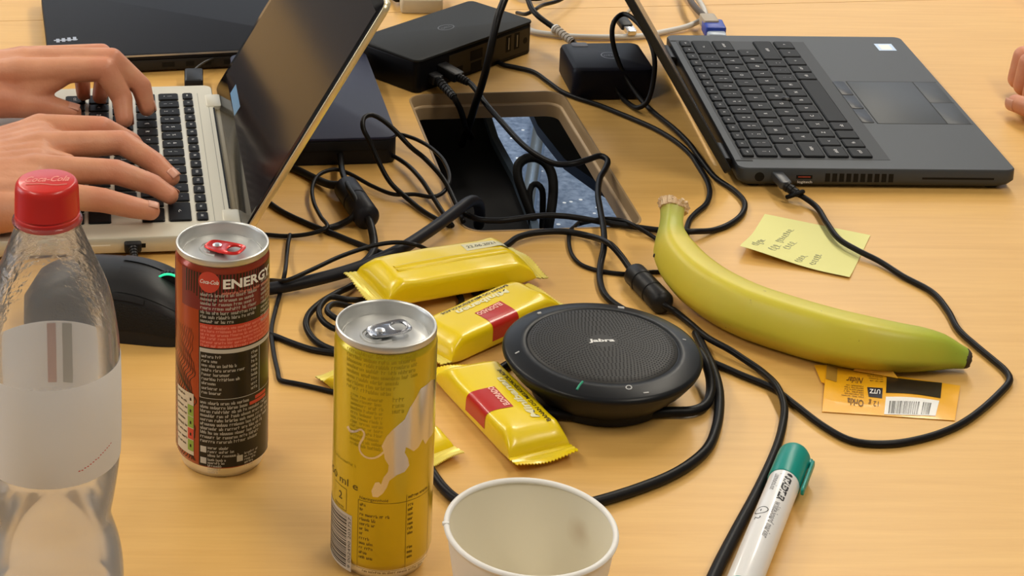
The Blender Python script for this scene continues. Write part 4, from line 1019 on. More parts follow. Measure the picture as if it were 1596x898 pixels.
# ------------------------------------------------------------------ paper cup
CX_, CY_, CRr = 122.2, 826.0, 40.9
cup = thing('paper_cup', 'white paper cup standing nearest the camera with a brown stain inside', 'cup', (CX_, CY_, 0))
def cup_nodes(nt, b):
    tc = nt.nodes.new('ShaderNodeTexCoord'); n = nt.nodes.new('ShaderNodeTexNoise'); n.inputs['Scale'].default_value = 35; n.inputs['Detail'].default_value = 5
    nt.links.new(tc.outputs['Object'], n.inputs['Vector'])
    d = nt.nodes.new('ShaderNodeVectorMath'); d.operation = 'DISTANCE'; d.inputs[1].default_value = (.0278, .0236, .0609)
    nt.links.new(tc.outputs['Object'], d.inputs[0])
    a = nt.nodes.new('ShaderNodeMath'); a.operation = 'MULTIPLY_ADD'; a.inputs[1].default_value = -.016; nt.links.new(n.outputs[0], a.inputs[0]); nt.links.new(d.outputs['Value'], a.inputs[2])
    mr = nt.nodes.new('ShaderNodeMapRange'); mr.inputs[1].default_value = -.007; mr.inputs[2].default_value = .001; mr.inputs[3].default_value = .42; mr.inputs[4].default_value = 0
    nt.links.new(a.outputs[0], mr.inputs[0])
    mx = nt.nodes.new('ShaderNodeMix'); mx.data_type = 'RGBA'; mx.inputs[6].default_value = (.78, .72, .57, 1); mx.inputs[7].default_value = (.42, .27, .13, 1)
    nt.links.new(mr.outputs[0], mx.inputs[0]); nt.links.new(mx.outputs[2], b.inputs['Base Color'])
M_cupin = ncol(mat('cup_inside', (.8, .77, .7), .45), cup_nodes)
M_cup = mat('cup_paper', (.82, .80, .76), .5, bump=.03, bscale=150)
H_ = 80
bm = bmesh.new()
lathe(bm, [(27.5, 0), (28, .5), (CRr-1.0, H_-2.6)], 96); finish('cup_wall', bm, M_cup, cup)
bm = bmesh.new(); lathe(bm, [(CRr-1.6, H_-2), (27.4, 6), (26.5, 5), (.01, 5)], 96); finish('cup_inside', bm, M_cupin, cup)
bm = bmesh.new(); rings = []
for k in range(13):
    a = 2*math.pi*k/12; rings.append((CRr-1.1+1.45*math.cos(a), H_-1.2+1.45*math.sin(a)))
lathe(bm, rings, 128); finish('rolled_rim', bm, M_cup, cup, smooth=180)
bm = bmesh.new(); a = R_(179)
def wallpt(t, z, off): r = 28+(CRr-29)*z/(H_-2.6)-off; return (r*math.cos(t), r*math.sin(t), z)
quadfn(bm, a, a+R_(1.4), H_-13, H_-2.5, lambda x, y: wallpt(x, y, 1.6)); finish('paper_seam', bm, mat('seam_dark_line', (.06, .05, .04), .6), cup)  # thin dark line along the paper seam
bm = bmesh.new(); rbox(bm, -1.8, 1.6, -.9, .9, -1.3, .6, .6, .4, 3); xform(bm, Matrix.Translation(((CRr-.6)*math.cos(a-.02), (CRr-.6)*math.sin(a-.02), H_)) @ Matrix.Rotation(a, 4, 'Z')); finish('rim_joint', bm, M_cup, cup)

# ------------------------------------------------------------------ speakerphone
JX, JY = 199.2, 1087.5
jp = thing('speakerphone', 'round black conference speakerphone with a perforated dome between the bars and the banana', 'speaker', (JX, JY, 0))
M_jrim = mat('speaker_rim_gloss', (.010, .011, .013), .34, spec=.4)
M_jbody = mat('speaker_underside', (.010, .010, .011), .4)
bm = bmesh.new(); lathe(bm, [(.01, 0), (40, 0), (42, 1.5), (42.5, 6), (47, 10), (54, 17), (58.8, 23.5), (60, 26)], 96); finish('underside', bm, M_jbody, jp)
bm = bmesh.new(); lathe(bm, [(60, 26), (60.3, 27.2), (59.8, 28.6), (58, 29.6), (50, 31.4), (46.2, 32.0), (45.4, 31.4)], 128); finish('control_rim', bm, M_jrim, jp, smooth=50)
bm = bmesh.new(); lathe(bm, [(45.4, 31.0), (45.0, 31.8), (40, 32.7), (30, 33.7), (18, 34.4), (8, 34.7), (.01, 34.75)], 128); finish('grille_dome', bm, mat('speaker_grille', (.035, .034, .033), .5, spec=.35), jp, smooth=60)
JD = [(45.0, 31.8), (40, 32.7), (30, 33.7), (18, 34.4), (8, 34.7), (0, 34.75)]
def dome(r):
    for (ra, za), (rb, zb) in zip(JD, JD[1:]):
        if rb <= r <= ra: return zb+(za-zb)*(r-rb)/(ra-rb)
    return 31.8
bm = bmesh.new()
for ring in range(5, 27):
    r = ring*1.66; cnt = int(2*math.pi*r/2.35)
    cnt = max(18, (cnt//6)*6)
    for k in range(cnt):
        a = 2*math.pi*(k+.5*(ring % 2))/cnt
        x, y = r*math.cos(a), r*math.sin(a)
        if abs(x) < 9 and abs(y-0) < 3.4: continue
        rr = .60; v = [bm.verts.new((x+rr*math.cos(6.2832*i/6), y+rr*math.sin(6.2832*i/6), dome(r)+.10)) for i in range(6)]; bm.faces.new(v)
finish('perforations', bm, M_dark, jp, kind='stuff')
bm = bmesh.new(); put_text(bm, 'Jabra', 5.0, lambda x, y: (x, -1.6+y+.07*x, 34.95), width=15, bold=.2, center=True); finish('logo_lettering', bm, mat('logo_pale', (.7, .7, .68), .4), jp)
def rimpt(px, py):
    w = P(px, py, 30.6)-Vector((JX, JY, 0)); return w
def rimmark(pts, th, m, nm):
    bm = bmesh.new()
    for a_, b_ in zip(pts, pts[1:]):
        a3, b3 = rimpt(*a_), rimpt(*b_); 
        for v in (a3, b3): v.z = 32.0-(math.hypot(v.x, v.y)-46)*.2+.15
        tube(bm, [tuple(a3), tuple(b3)], th, 6, 20, smooth=False)
    finish(nm, bm, m, jp)
M_mark = mat('rim_mark_pale', (.55, .55, .55), .4); M_green = mat('rim_mark_green', (.05, .35, .22), .4)
rimmark([(899, 607), (903, 602), (908, 598)], .7, M_green, 'call_mark')
for cx_, cy_, r_ in ((980, 606, 4.5), ):
    rimmark([(cx_+r_*math.cos(6.2832*i/12), cy_+r_*.5*math.sin(6.2832*i/12)) for i in range(13)], .35, M_mark, 'power_mark')
rimmark([(803, 551), (809, 549)], .45, M_mark, 'minus_mark')
rimmark([(1064, 530), (1069, 530)], .4, M_mark, 'plus_mark')
rimmark([(838, 490), (843, 489)], 1.0, M_mark, 'bluetooth_mark')
rimmark([(963, 480), (973, 481)], .9, M_mark, 'battery_mark')
rimmark([(1003, 612), (1011, 611)], .45, M_mark, 'volume_mark')

# ------------------------------------------------------------------ banana
bn_t = thing('banana', 'greenish yellow banana lying between the sticky note and the orange packet', 'banana', tuple(P(1260, 560, 0)))
bo = Vector(bn_t.location)*1000
def banana_nodes(nt, b):
    tc = nt.nodes.new('ShaderNodeTexCoord'); at = nt.nodes.new('ShaderNodeAttribute'); at.attribute_name = 'along'
    cr = nt.nodes.new('ShaderNodeValToRGB'); e = cr.color_ramp.elements
    e[0].position = 0; e[0].color = (.56, .56, .13, 1); e[1].position = 1; e[1].color = (.27, .40, .04, 1)
    for p_, c_ in ((.06, (.46, .50, .08)), (.14, (.66, .56, .06)), (.35, (.64, .54, .045)), (.75, (.58, .52, .04)), (.9, (.42, .47, .04))):
        k = e.new(p_); k.color = (*c_, 1)
    nt.links.new(at.outputs['Fac'], cr.inputs[0])
    n = nt.nodes.new('ShaderNodeTexNoise'); n.inputs['Scale'].default_value = 25; n.inputs['Detail'].default_value = 5; nt.links.new(tc.outputs['Object'], n.inputs['Vector'])
    mr = nt.nodes.new('ShaderNodeMapRange'); mr.inputs[1].default_value = .5; mr.inputs[2].default_value = .8; mr.inputs[4].default_value = .5
    nt.links.new(n.outputs[0], mr.inputs[0])
    mx = nt.nodes.new('ShaderNodeMix'); mx.data_type = 'RGBA'; mx.inputs[7].default_value = (.50, .40, .035, 1)
    nt.links.new(mr.outputs[0], mx.inputs[0]); nt.links.new(cr.outputs[0], mx.inputs[6])
    n2 = nt.nodes.new('ShaderNodeTexNoise'); n2.inputs['Scale'].default_value = 160; n2.inputs['Detail'].default_value = 2; nt.links.new(tc.outputs['Object'], n2.inputs['Vector'])
    mr2 = nt.nodes.new('ShaderNodeMapRange'); mr2.inputs[1].default_value = .74; mr2.inputs[2].default_value = .78; mr2.inputs[4].default_value = .6
    nt.links.new(n2.outputs[0], mr2.inputs[0])
    mx2 = nt.nodes.new('ShaderNodeMix'); mx2.data_type = 'RGBA'; mx2.inputs[7].default_value = (.16, .10, .03, 1)
    nt.links.new(mr2.outputs[0], mx2.inputs[0]); nt.links.new(mx.outputs[2], mx2.inputs[6]); nt.links.new(mx2.outputs[2], b.inputs['Base Color'])
M_ban = ncol(mat('banana_peel', (.6, .5, .05), .42, sss=.08, bump=.05, bscale=120), banana_nodes)
bpath = [(1049, 326, 40, 8.4), (1048, 340, 36, 7.8), (1047, 356, 32, 8.4), (1048, 374, 28, 11), (1054, 398, 24, 14.5), (1075, 428, 21, 16.6), (1110, 456, 19, 17.4), (1160, 482, 18.3, 17.7), (1220, 503, 18, 17.7), (1290, 523, 17.8, 17.5), (1350, 535, 17, 16.6), (1400, 542, 15.5, 15.2), (1440, 545, 14, 13.4), (1470, 549, 12, 11), (1492, 555, 10, 8), (1505, 559, 9, 6.6)]
w = px3(bpath); qd = catmull(w, 3)
path = [Vector(p[:3]) for p in qd]; rad = [p[3] for p in qd]
pent = []
for i in range(30):
    a = 2*math.pi*i/30+.2; pent.append(((1+.045*math.cos(5*a)+.012*math.cos(10*a))*math.cos(a), (1+.045*math.cos(5*a)+.012*math.cos(10*a))*math.sin(a)))
bm = bmesh.new(); vr = sweep(bm, path, pent, 0, True, rad)
idx = {}
for i, ring in enumerate(vr):
    for v in ring: idx[v.index if v.index >= 0 else id(v)] = 0
vals = []
for i, ring in enumerate(vr): vals += [i/(len(vr)-1)]*len(ring)
bm.verts.index_update()
o = finish('peel', bm, M_ban, bn_t, bo, smooth=60)
at = o.data.attributes.new('along', 'FLOAT', 'POINT')
for i, v in enumerate(vals): at.data[i].value = v
# dark blossom tip and frayed stalk
bm = bmesh.new(); e1 = path[-1]; d = (path[-1]-path[-3]).normalized()
lathe(bm, [(6.4, -.8), (6.6, .6), (5.6, 2.2), (4.4, 3.0), (3.2, 2.4), (.01, 2.2)], 18, cap0=True)
for v in bm.verts: v.co += Vector((rng.uniform(-.3, .3), rng.uniform(-.3, .3), rng.uniform(-.4, .4)))
xform(bm, Matrix.Translation(e1) @ d.to_track_quat('Z', 'Y').to_matrix().to_4x4()); finish('blossom_tip', bm, mat('banana_tip_dark', (.045, .030, .018), .7), bn_t, bo)
bm = bmesh.new(); e0 = path[0]; d0 = (path[0]-path[3]).normalized()
rg2 = random.Random(5)
side_ = d0.cross(Vector((0, 0, 1))).normalized(); up_ = side_.cross(d0)
for k in range(150):
    a = rg2.uniform(0, 6.2832); rr = 8.3*math.sqrt(rg2.uniform(.1, 1)); b0_ = e0+side_*rr*math.cos(a)+up_*rr*math.sin(a)-d0*1
    L_ = rg2.uniform(3, 7.5)*(1.25 if math.cos(a) < .2 else .9); o1 = side_*math.cos(a)*rg2.uniform(.5, 4)+up_*math.sin(a)*rg2.uniform(0, 3)
    tube(bm, [tuple(b0_), tuple(b0_+d0*L_*.6+o1*.4), tuple(b0_+d0*L_*.8+o1+Vector((rg2.uniform(-1, 1), 0, rg2.uniform(-1.5, 1))))], rg2.uniform(1.0, 2.2), 5, 1.6)
finish('frayed_stalk', bm, mat('stalk_fibres', (.66, .46, .27), .7, noise=(220, (.78, .60, .40))), bn_t, bo)
bm = bmesh.new(); q0 = P(1021, 401, 24)
lathe(bm, [(.01, -1), (1.6, -.4), (1.3, .5), (.01, .8)], 12); xform(bm, Matrix.Translation(q0+Vector((.6, 2.5, 0))) @ Matrix.Diagonal((1, .8, 2.0, 1))); finish('dark_spot', bm, mat('banana_spot', (.03, .022, .015), .6), bn_t, bo)

# ------------------------------------------------------------------ sticky note
c_ = [P(1191.9, 334.6), P(1355.8, 367.6), P(1324, 433.5), P(1160, 389)]
nt_ = thing('sticky_note', 'pale yellow sticky note with faint handwriting, lying above the banana', 'note', (c_[0].x, c_[0].y, 0), math.atan2(c_[1].y-c_[0].y, c_[1].x-c_[0].x))
def curl(x, y): return .5+6.5*sstep(-30, -76, y)*sstep(60, -10, x)+1.0*sstep(-60, -76, y)
bm = bmesh.new(); g = 18
for top in (0, 1):
    gv = [[bm.verts.new((76*i/g, -76*j/g, curl(76*i/g, -76*j/g)+(.12 if top else 0))) for i in range(g+1)] for j in range(g+1)]
    for j in range(g):
        for i in range(g): bm.faces.new((gv[j][i], gv[j][i+1], gv[j+1][i+1], gv[j+1][i]))
finish('paper', bm, mat('note_paper', (.78, .76, .30), .65, sss=0), nt_, smooth=180)
bm = bmesh.new(); rg3 = random.Random(11)
def scrib(cx, cy, ang, n, h):
    pts = []; 
    for k in range(n*6):
        t = k/6; a = k*math.pi/3
        x = t*h*.62+h*.28*math.cos(a)*rg3.uniform(.7, 1.3); y = h*.36*math.sin(a)*rg3.uniform(.5, 1.2)*(1.9 if rg3.random() < .08 else 1)
        pts.append((cx+x*math.cos(ang)-y*math.sin(ang), cy+x*math.sin(ang)+y*math.cos(ang)))
    p3 = [(x, y, curl(x, y)+.28) for x, y in pts]; tube(bm, p3, .15, 4, .7)
Wn = lambda px, py: nt_.matrix_world
def nloc(px, py):
    v = P(px, py, 1)-Vector((c_[0].x, c_[0].y, 0)); a = -nt_.rotation_euler.z
    return v.x*math.cos(a)-v.y*math.sin(a), v.x*math.sin(a)+v.y*math.cos(a)
for (x0, y0_, x1, y1, n_) in ((1174, 391, 1190, 376, 5), (1202, 396, 1214, 384, 3), (1212, 378, 1234, 357, 8), (1224, 390, 1238, 377, 4), (1242, 412, 1254, 399, 4), (1265, 414, 1277, 396, 6)):
    a_, b_ = nloc(x0, y0_), nloc(x1, y1); L_ = math.dist(a_, b_); scrib(a_[0], a_[1], math.atan2(b_[1]-a_[1], b_[0]-a_[0]), n_, L_/n_/.62)
finish('handwriting', bm, mat('pencil_grey', (.36, .37, .30), .7), nt_, smooth=180)

# ------------------------------------------------------------------ orange packet
pk = [P(1289, 564, 3), P(1497, 598, 2), P(1488, 657, 0), P(1281, 643, 0)]
po = Vector((pk[3].x, pk[3].y, 0)); pt = thing('sweet_packet', 'flat orange yellow snack wrapper with a barcode lying under the banana', 'packet', po)
U1 = (pk[2]-pk[3]); U1.z = 0
def pk3(u, v, off=0):     # u 0..1 left->right, v 0..1 near->far
    a_ = pk[3].lerp(pk[2], u); b_ = pk[0].lerp(pk[1], u); p = a_.lerp(b_, v)
    z = .6+2.2*math.sin(math.pi*min(1, max(0, v)))*(.35+.65*math.sin(math.pi*min(1, max(0, u))))+.5*math.sin(u*9+v*4)*math.sin(math.pi*min(1, max(0, v)))
    z += 1.8*sstep(.12, 0, u)*v
    return Vector((p.x, p.y, z+off))
M_pk = mat('packet_yellow', (.86, .42, .012), .38, coat=.3, bump=.25, bscale=90)
def fold(bm, u0, u1, v0, v1, f0, f1, nx=24, ny=10):
    quadfn(bm, u0, u1, v0, v1, f1, nx, ny)
bm = bmesh.new()
quadfn(bm, 0, 1, 0, 1, lambda u, v: pk3(u, v), 30, 12); quadfn(bm, 0, 1, 0, 1, lambda u, v: (pk3(u, v).x, pk3(u, v).y, .1), 30, 12)
bmesh.ops.remove_doubles(bm, verts=bm.verts, dist=.02)
finish('wrapper', bm, M_pk, pt, po, smooth=60)
bm = bmesh.new(); f4 = [P(1269, 570, 1), P(1289, 570, 1.5), P(1289, 600, 1.5), P(1280, 596, 1)]
loops(bm, [[tuple(v) for v in f4], [(v.x, v.y, v.z+.5) for v in f4]]); finish('torn_flap', bm, M_pk, pt, po)
bm = bmesh.new(); f4 = [P(1330, 578, 1.5), P(1340, 568, 5), P(1390, 578, 5), P(1400, 590, 2)]
loops(bm, [[tuple(v) for v in f4], [(v.x, v.y, v.z+.4) for v in f4]]); finish('back_flap', bm, M_pk, pt, po)
def pkuv(px, py):
    a, b, c0_, d0_ = (1281, 643), (1488, 657), (1289, 564), (1497, 598)
    u = .5; v = .5
    for _ in range(20):
        X = lambda u, v: tuple((a[k]*(1-u)+b[k]*u)*(1-v)+(c0_[k]*(1-u)+d0_[k]*u)*v for k in (0, 1))
        x, y = X(u, v); e = 1e-3; xu, yu = X(u+e, v); xv, yv = X(u, v+e)
        j = ((xu-x)/e, (xv-x)/e, (yu-y)/e, (yv-y)/e); det = j[0]*j[3]-j[1]*j[2]; dx, dy = px-x, py-y
        u += (dx*j[3]-dy*j[1])/det; v += (dy*j[0]-dx*j[2])/det
    return u, v
def pkpoly(nm, pts, m, off):
    bm = bmesh.new(); q4 = [pkuv(*p) for p in pts]
    def f(s, t):
        a_ = (q4[0][0]*(1-s)+q4[1][0]*s, q4[0][1]*(1-s)+q4[1][1]*s); b_ = (q4[3][0]*(1-s)+q4[2][0]*s, q4[3][1]*(1-s)+q4[2][1]*s)
        return pk3(a_[0]*(1-t)+b_[0]*t, a_[1]*(1-t)+b_[1]*t, off)
    quadfn(bm, 0, 1, 0, 1, f, 12, 6); finish(nm, bm, m, pt, po, smooth=180); return f
pkpoly('black_panel', [(1383, 587), (1469, 594), (1466, 623), (1381, 617)], mat('packet_black', (.025, .018, .012), .3), .25)
fb = pkpoly('barcode_patch', [(1381, 623), (1464, 628), (1458, 651), (1378, 648)], M_white, .25)
pkpoly('brown_patch', [(1289, 567), (1306, 571), (1304, 597), (1287, 594)], mat('packet_ochre', (.40, .22, .03), .5), .25)
bm = bmesh.new(); s = .08
while s < .86:
    w_ = rng.choice((.008, .012, .02, .03))
    if not .62 < s < .70: quadfn(bm, s, s+w_, .25, .95, lambda x, y: fb(x, y)+Vector((0, 0, .15)), 1, 2)
    s += w_+rng.choice((.01, .015, .02))
finish('barcode', bm, M_prt_black, pt, po)
fu = pkpoly('certified_badge', [(1352, 606), (1376, 609), (1375, 625), (1354, 622)], mat('packet_navy', (.012, .014, .03), .4), .25)
M_ptx = mat('packet_brown_ink', (.16, .07, .015), .5)
def pktext(nm, s, c0p, c1p, h, m=M_ptx, off=.3, shear=0, bold=0, lines=None):
    """upside-down lettering: c0p is the pixel where the (rotated) line starts, c1p where it ends"""
    u0, v0 = pkuv(*c0p); u1, v1 = pkuv(*c1p); L_ = (pk3(u0, v0)-pk3(u1, v1)).length
    bm = bmesh.new(); tw = text_tris(s, h, bold, shear)[2]; k = L_/tw
    VH = 52.0
    def f(x, y): t = x*k/L_; return pk3(u0+(u1-u0)*t, v0+(v1-v0)*t-y/VH, off)
    vs, fs, w_ = text_tris(s, h, bold, shear); nv = [bm.verts.new(f(v[0], v[1])) for v in vs]
    for fc in fs: bm.faces.new([nv[i] for i in fc])
    finish(nm, bm, m, pt, po)
pktext('badge_lettering', 'UTZ', (1373, 612), (1356, 610), 7, M_white, .4, bold=.15)
pktext('weight_print', '12 g', (1372, 630), (1354, 628), 8)
pktext('maker_print', 'Orkla', (1347, 628), (1321, 624), 10, bold=.15)
pktext('brand_print', 'Nidar', (1347, 589), (1320, 586), 11, shear=.3, bold=.1)
bm = bmesh.new()
for i in range(6):
    u0, v0 = pkuv(1346, 604+i*3.6); u1 = pkuv(1318-i, 600)[0]
    fine_print(bm, 0, (u0-u1)*78, 0, 1.7, lambda x, y, u0=u0, v0=v0: pk3(u0-x/78, v0-y/52, .3), rng)
for i in range(4):
    u0, v0 = pkuv(1377, 583+i*4.5); fine_print(bm, 0, 9, 0, 1.7, lambda x, y, u0=u0, v0=v0: pk3(u0-x/78, v0-y/52, .3), rng)
finish('small_print', bm, M_ptx, pt, po)

# ------------------------------------------------------------------ whiteboard marker
m0, m1 = P(1238, 712, 10), P(1164, 898, 8.6); md = (m1-m0); md.z = 0; md.normalize()
mk = thing('marker', 'white whiteboard marker with a teal cap lying at the lower right', 'marker', (m0.x, m0.y, 0), math.atan2(md.y, md.x))
M_teal = mat('cap_teal', (.002, .26, .22), .35)
MX = Matrix.Translation((0, 0, 9.2)) @ Matrix.Rotation(R_(90), 4, 'Y')
def lx(prof, n=48, cap0=True, cap1=True):
    bm = bmesh.new(); lathe(bm, prof, n, cap0=cap0, cap1=cap1); xform(bm, MX); return bm
finish('cap', lx([(5.5, -4), (8, -3), (9.1, -.5), (9.25, 2), (9.25, 28), (9.0, 29)]), M_teal, mk)
finish('barrel', lx([(8.6, 28.5), (8.6, 134), (7.6, 136)]), mat('barrel_white', (.80, .80, .80), .28, coat=.4), mk)
finish('end_plug', lx([(8.0, 134), (7.8, 143), (6, 145)]), M_teal, mk)
bm = bmesh.new(); rbox(bm, 1, 34, -2.2, 2.2, 10.0, 11.8, 1.5, .6, 3); rbox(bm, 0, 5, -2.2, 2.2, 8.0, 10.5, 1, .4, 3)
MR = Matrix.Translation((0, 0, 9.2)) @ Matrix.Rotation(R_(-78), 4, 'X')
# local: x along the pen, rotate the clip round the barrel toward picture right (+y local is right of travel -> choose sign)
ysgn = 1 if (Vector((-md.y, md.x, 0)).x > 0) else -1
xform(bm, Matrix.Translation((0, 0, 9.2)) @ Matrix.Rotation(R_(-88*ysgn), 4, 'X')); finish('clip', bm, M_teal, mk)
def mkprint(nm, items, m):
    bm = bmesh.new()
    for it in items: it(bm)
    for v in bm.verts:
        s, t = v.co.x, v.co.y; a = t/8.6       # t>0 toward picture right
        R2 = 8.72; v.co = Vector((s, ysgn*R2*math.sin(a), 9.2+R2*math.cos(a)))
    finish(nm, bm, m, mk, smooth=180)
tl = lambda s, sz, x0, t0, **k: (lambda bm: put_text(bm, s, sz, lambda x, y: (x0+x, t0+y, 0), **k))
M_ink = mat('barrel_ink', (.03, .03, .035), .5); M_inkg = mat('barrel_ink_grey', (.32, .32, .33), .5)
mkprint('brand_lettering', [tl('STAEDTLER', 5.2, 34.5, 1.6, width=24, bold=.3, shear=.15)], M_ink)
def oval(bm): fpoly(bm, [(32+1.3*math.cos(6.2832*i/16), 3.6+1.6*math.sin(6.2832*i/16)) for i in range(16)])
mkprint('brand_mark', [oval], M_ink)
mkprint('range_lettering', [tl('Lumocolor', 5.0, 33, -4.2, width=18, bold=.1), tl('whiteboard marker', 5.2, 61, 1.6, width=36, bold=.15)], M_inkg)
def ringp_(bm):
    for i in range(20):
        a0, a1 = 6.2832*i/20, 6.2832*(i+1)/20
        fpoly(bm, [(72+r*math.cos(a), -4+r*1.1*math.sin(a)) for r, a in ((3.2, a0), (3.7, a0), (3.7, a1), (3.2, a1))])
    frect(bm, 71.0, 73.0, -4.3, -3.7)
    frect(bm, 36, 70, -9.4, -9.2)
mkprint('refill_mark', [ringp_, tl('2', 5, 78, -6, width=3)], M_ink)

# ------------------------------------------------------------------ snack bars
M_bar = mat('wrapper_yellow', (.86, .64, .006), .30, coat=.4, coatr=.15, bump=.06, bscale=60)
M_barr = mat('wrapper_red', (.50, .018, .012), .3, coat=.4)
M_crimp = mat('crimp_foil', (.80, .66, .12), .32, metal=.15)
def supell(n, W_, H_h, e=6.0):
    """upper/lower outline arc table: list of (arc, y, z)"""
    out = []
    for i in range(n+1):
        a = math.pi*i/n; ca, sa = math.cos(a), math.sin(a)
        out.append((-W_/2*math.copysign(abs(ca)**(2/e), ca), H_h*abs(sa)**(2/e)))
    arc = [0]
    for a_, b_ in zip(out, out[1:]): arc.append(arc[-1]+math.dist(a_, b_))
    h = arc[-1]/2
    return [(s-h, y, z) for s, (y, z) in zip(arc, out)]
def snack_bar(label, pa, pb_, z0a, z0b, W_=38, H_=17, seed=1, front=True, extra=None, roll=0, group='yellow snack bars'):
    """pa, pb_: world points of the two crimp ends (left, right)"""
    rg = random.Random(seed); a_, b_ = Vector((pa.x, pa.y, z0a)), Vector((pb_.x, pb_.y, z0b)); L_ = (b_-a_).length
    t = thing('snack_bar', label, 'snack bar', (a_+b_)/2, group=group)
    fr = frame_at((0, 0, 0), b_-a_) @ Matrix.Rotation(roll, 4, 'X')
    t.matrix_world = Matrix.Translation((a_+b_)/2*.001) @ fr
    tab = supell(28, 1, 1)
    CL = 9.0; X1 = L_/2-CL
    def sect(u):      # half height factor, width factor
        k = min(1, max(0, (X1-abs(u))/12.0)); k = k**.42
        return k
    ph = [rg.uniform(0, 6) for _ in range(6)]
    def surf(u, s, off=0):
        """u along, s arc across (mm) measured on the full section, top side"""
        k = sect(u); Wd = W_*(1.08-.08*k); Hh = H_*.7*max(.04, k)
        tb = supell(28, Wd, Hh)
        s = max(tb[0][0], min(tb[-1][0], s))
        for (s0, y0, z0), (s1, y1, z1) in zip(tb, tb[1:]):
            if s <= s1: f = (s-s0)/max(1e-6, s1-s0); y = y0+(y1-y0)*f; z = z0+(z1-z0)*f; break
        wr = .30*math.sin(u*.09+ph[0]+s*.05)+.10*math.sin(u*.23+s*.12+ph[1])+.10*math.sin(s*.3+u*.07+ph[2])
        endw = sstep(X1-26, X1-4, abs(u)); wr += endw*.8*math.sin(s*.42+ph[3]+u*.1)*k
        return Vector((u, y*(1+off/20), z+H_*.3+wr*k*.8+off))
    bm = bmesh.new(); NU = 56; rings = []
    for i in range(NU+1):
        u = -X1+2*X1*i/NU; k = sect(u); Wd = W_*(1.08-.08*k); tb = supell(28, Wd, H_*.7*max(.04, k)); half = tb[-1][0]
        top = [surf(u, tb[j][0]) for j in range(29)]
        bot = [Vector((u, tb[j][1], H_*.3-tb[j][2]*.4)) for j in range(27, 0, -1)]
        rings.append([tuple(v) for v in top+bot])
    loops(bm, rings); finish('wrapper', bm, M_bar, t, smooth=70)
    for sgn in (-1, 1):
        bm = bmesh.new(); NV = 38; W2 = W_*1.1
        g = []
        for lay in (0, 1):
            rows = []
            for i in range(7):
                u = X1-.5+CL*i/6
                row = []
                for j in range(NV+1):
                    y = -W2/2+W2*j/NV; uu = u+(1.3*(j % 2) if i == 6 else 0)
                    z = H_*.3+.35*math.sin(i*2.6)+1.6*math.sin(y*.13+ph[4]+sgn)*(i/6)-(.15 if lay else -.15)*2
                    row.append(bm.verts.new((sgn*uu, y, z)))
                rows.append(row)
            for i in range(6):
                for j in range(NV): bm.faces.new((rows[i][j], rows[i][j+1], rows[i+1][j+1], rows[i+1][j]))
            g.append(rows)
        for j in range(NV): bm.faces.new((g[0][6][j], g[0][6][j+1], g[1][6][j+1], g[1][6][j]))
        finish('crimped_end', bm, M_crimp if (seed+sgn) % 2 else M_bar, t, smooth=30)
    if extra: extra(t, surf, L_)
    return t
def front_print(t, surf0, L_, du=0):
    surf = lambda u, s_, off=0: surf0(u+du, s_, off)
    # lettering reads from the right end to the left end, tops toward the camera (negative arc side)
    def up(x0, s0, off): return lambda x, y: surf(x0-x, s0-y, off)
    bm = bmesh.new(); put_text(bm, 'BANAN OG MELKESJOKOLADE', 3.6, up(32, 13.0, .28), width=62, bold=.05); finish('black_lettering', bm, mat('bar_ink', (.03, .02, .01), .5), t, smooth=180)
    bm = bmesh.new(); put_text(bm, 'Minibanan', 6.6, up(27, 8.6, .28), width=48, bold=.25, shear=.15); finish('white_lettering', bm, mat('bar_white_ink', (.80, .76, .48), .4), t, smooth=180)
    bm = bmesh.new(); quadfn(bm, -13, 11, -29, -.5, lambda x, y: surf(x+(y+12)*.05, y, .2), 14, 22); finish('red_label', bm, M_barr, t, smooth=180)
    bm = bmesh.new(); put_text(bm, 'ELDORADO', 5.0, up(9.5, -1.6, .45), width=22, bold=.2); finish('label_lettering', bm, mat('label_pink_ink', (.90, .50, .42), .4), t, smooth=180)
def back_print(t, surf, L_):
    bm = bmesh.new(); quadfn(bm, 18, 52, 5, 14.5, lambda x, y: surf(x, y, .2), 10, 4); finish('date_patch', bm, mat('date_patch_cream', (.74, .70, .45), .4), t, smooth=180)
    bm = bmesh.new(); put_text(bm, '22.06.2021', 4.6, lambda x, y: surf(20+x, 8.0+y, .4), width=22); finish('date_print', bm, M_ink, t, smooth=180)
    for s0 in (-6.5, -1.5):
        bm = bmesh.new(); rings = []
        for i in range(41):
            u = -40+92*i/40; a_ = surf(u, s0, .05); b_ = surf(u, s0+1.2, .9); c2 = surf(u, s0+3.8, .15); rings.append([tuple(a_), tuple(b_), tuple(c2)])
        loops(bm, rings, True, True); finish('back_seam', bm, M_bar, t, smooth=40)
e = P(560, 453, 12), P(826, 401, 12)
snack_bar('topmost yellow snack bar with a date stamp, resting on the cables behind the yellow can', *e, 7, 4, 45, 18, 4, extra=back_print)
r2 = P(857, 462, 6); d2 = (r2-P(700, 533, 6)).normalized()
snack_bar('middle yellow snack bar with its right end beside the speakerphone', r2-d2*122, r2, 1, 1, 36, 18, 2, extra=front_print)
e = P(712, 570, 6), P(853, 716, 6)
snack_bar('lowest yellow snack bar pointing from the yellow can toward the cup', *e, .6, .6, 37, 17, 3, extra=lambda t, s_, L_: front_print(t, s_, L_, 5))
e = P(514, 574, 5), P(700, 713, 5)
snack_bar('yellow snack bar hidden behind the yellow can, only its crimped ends showing', *e, .5, .5, 20, 10, 6)

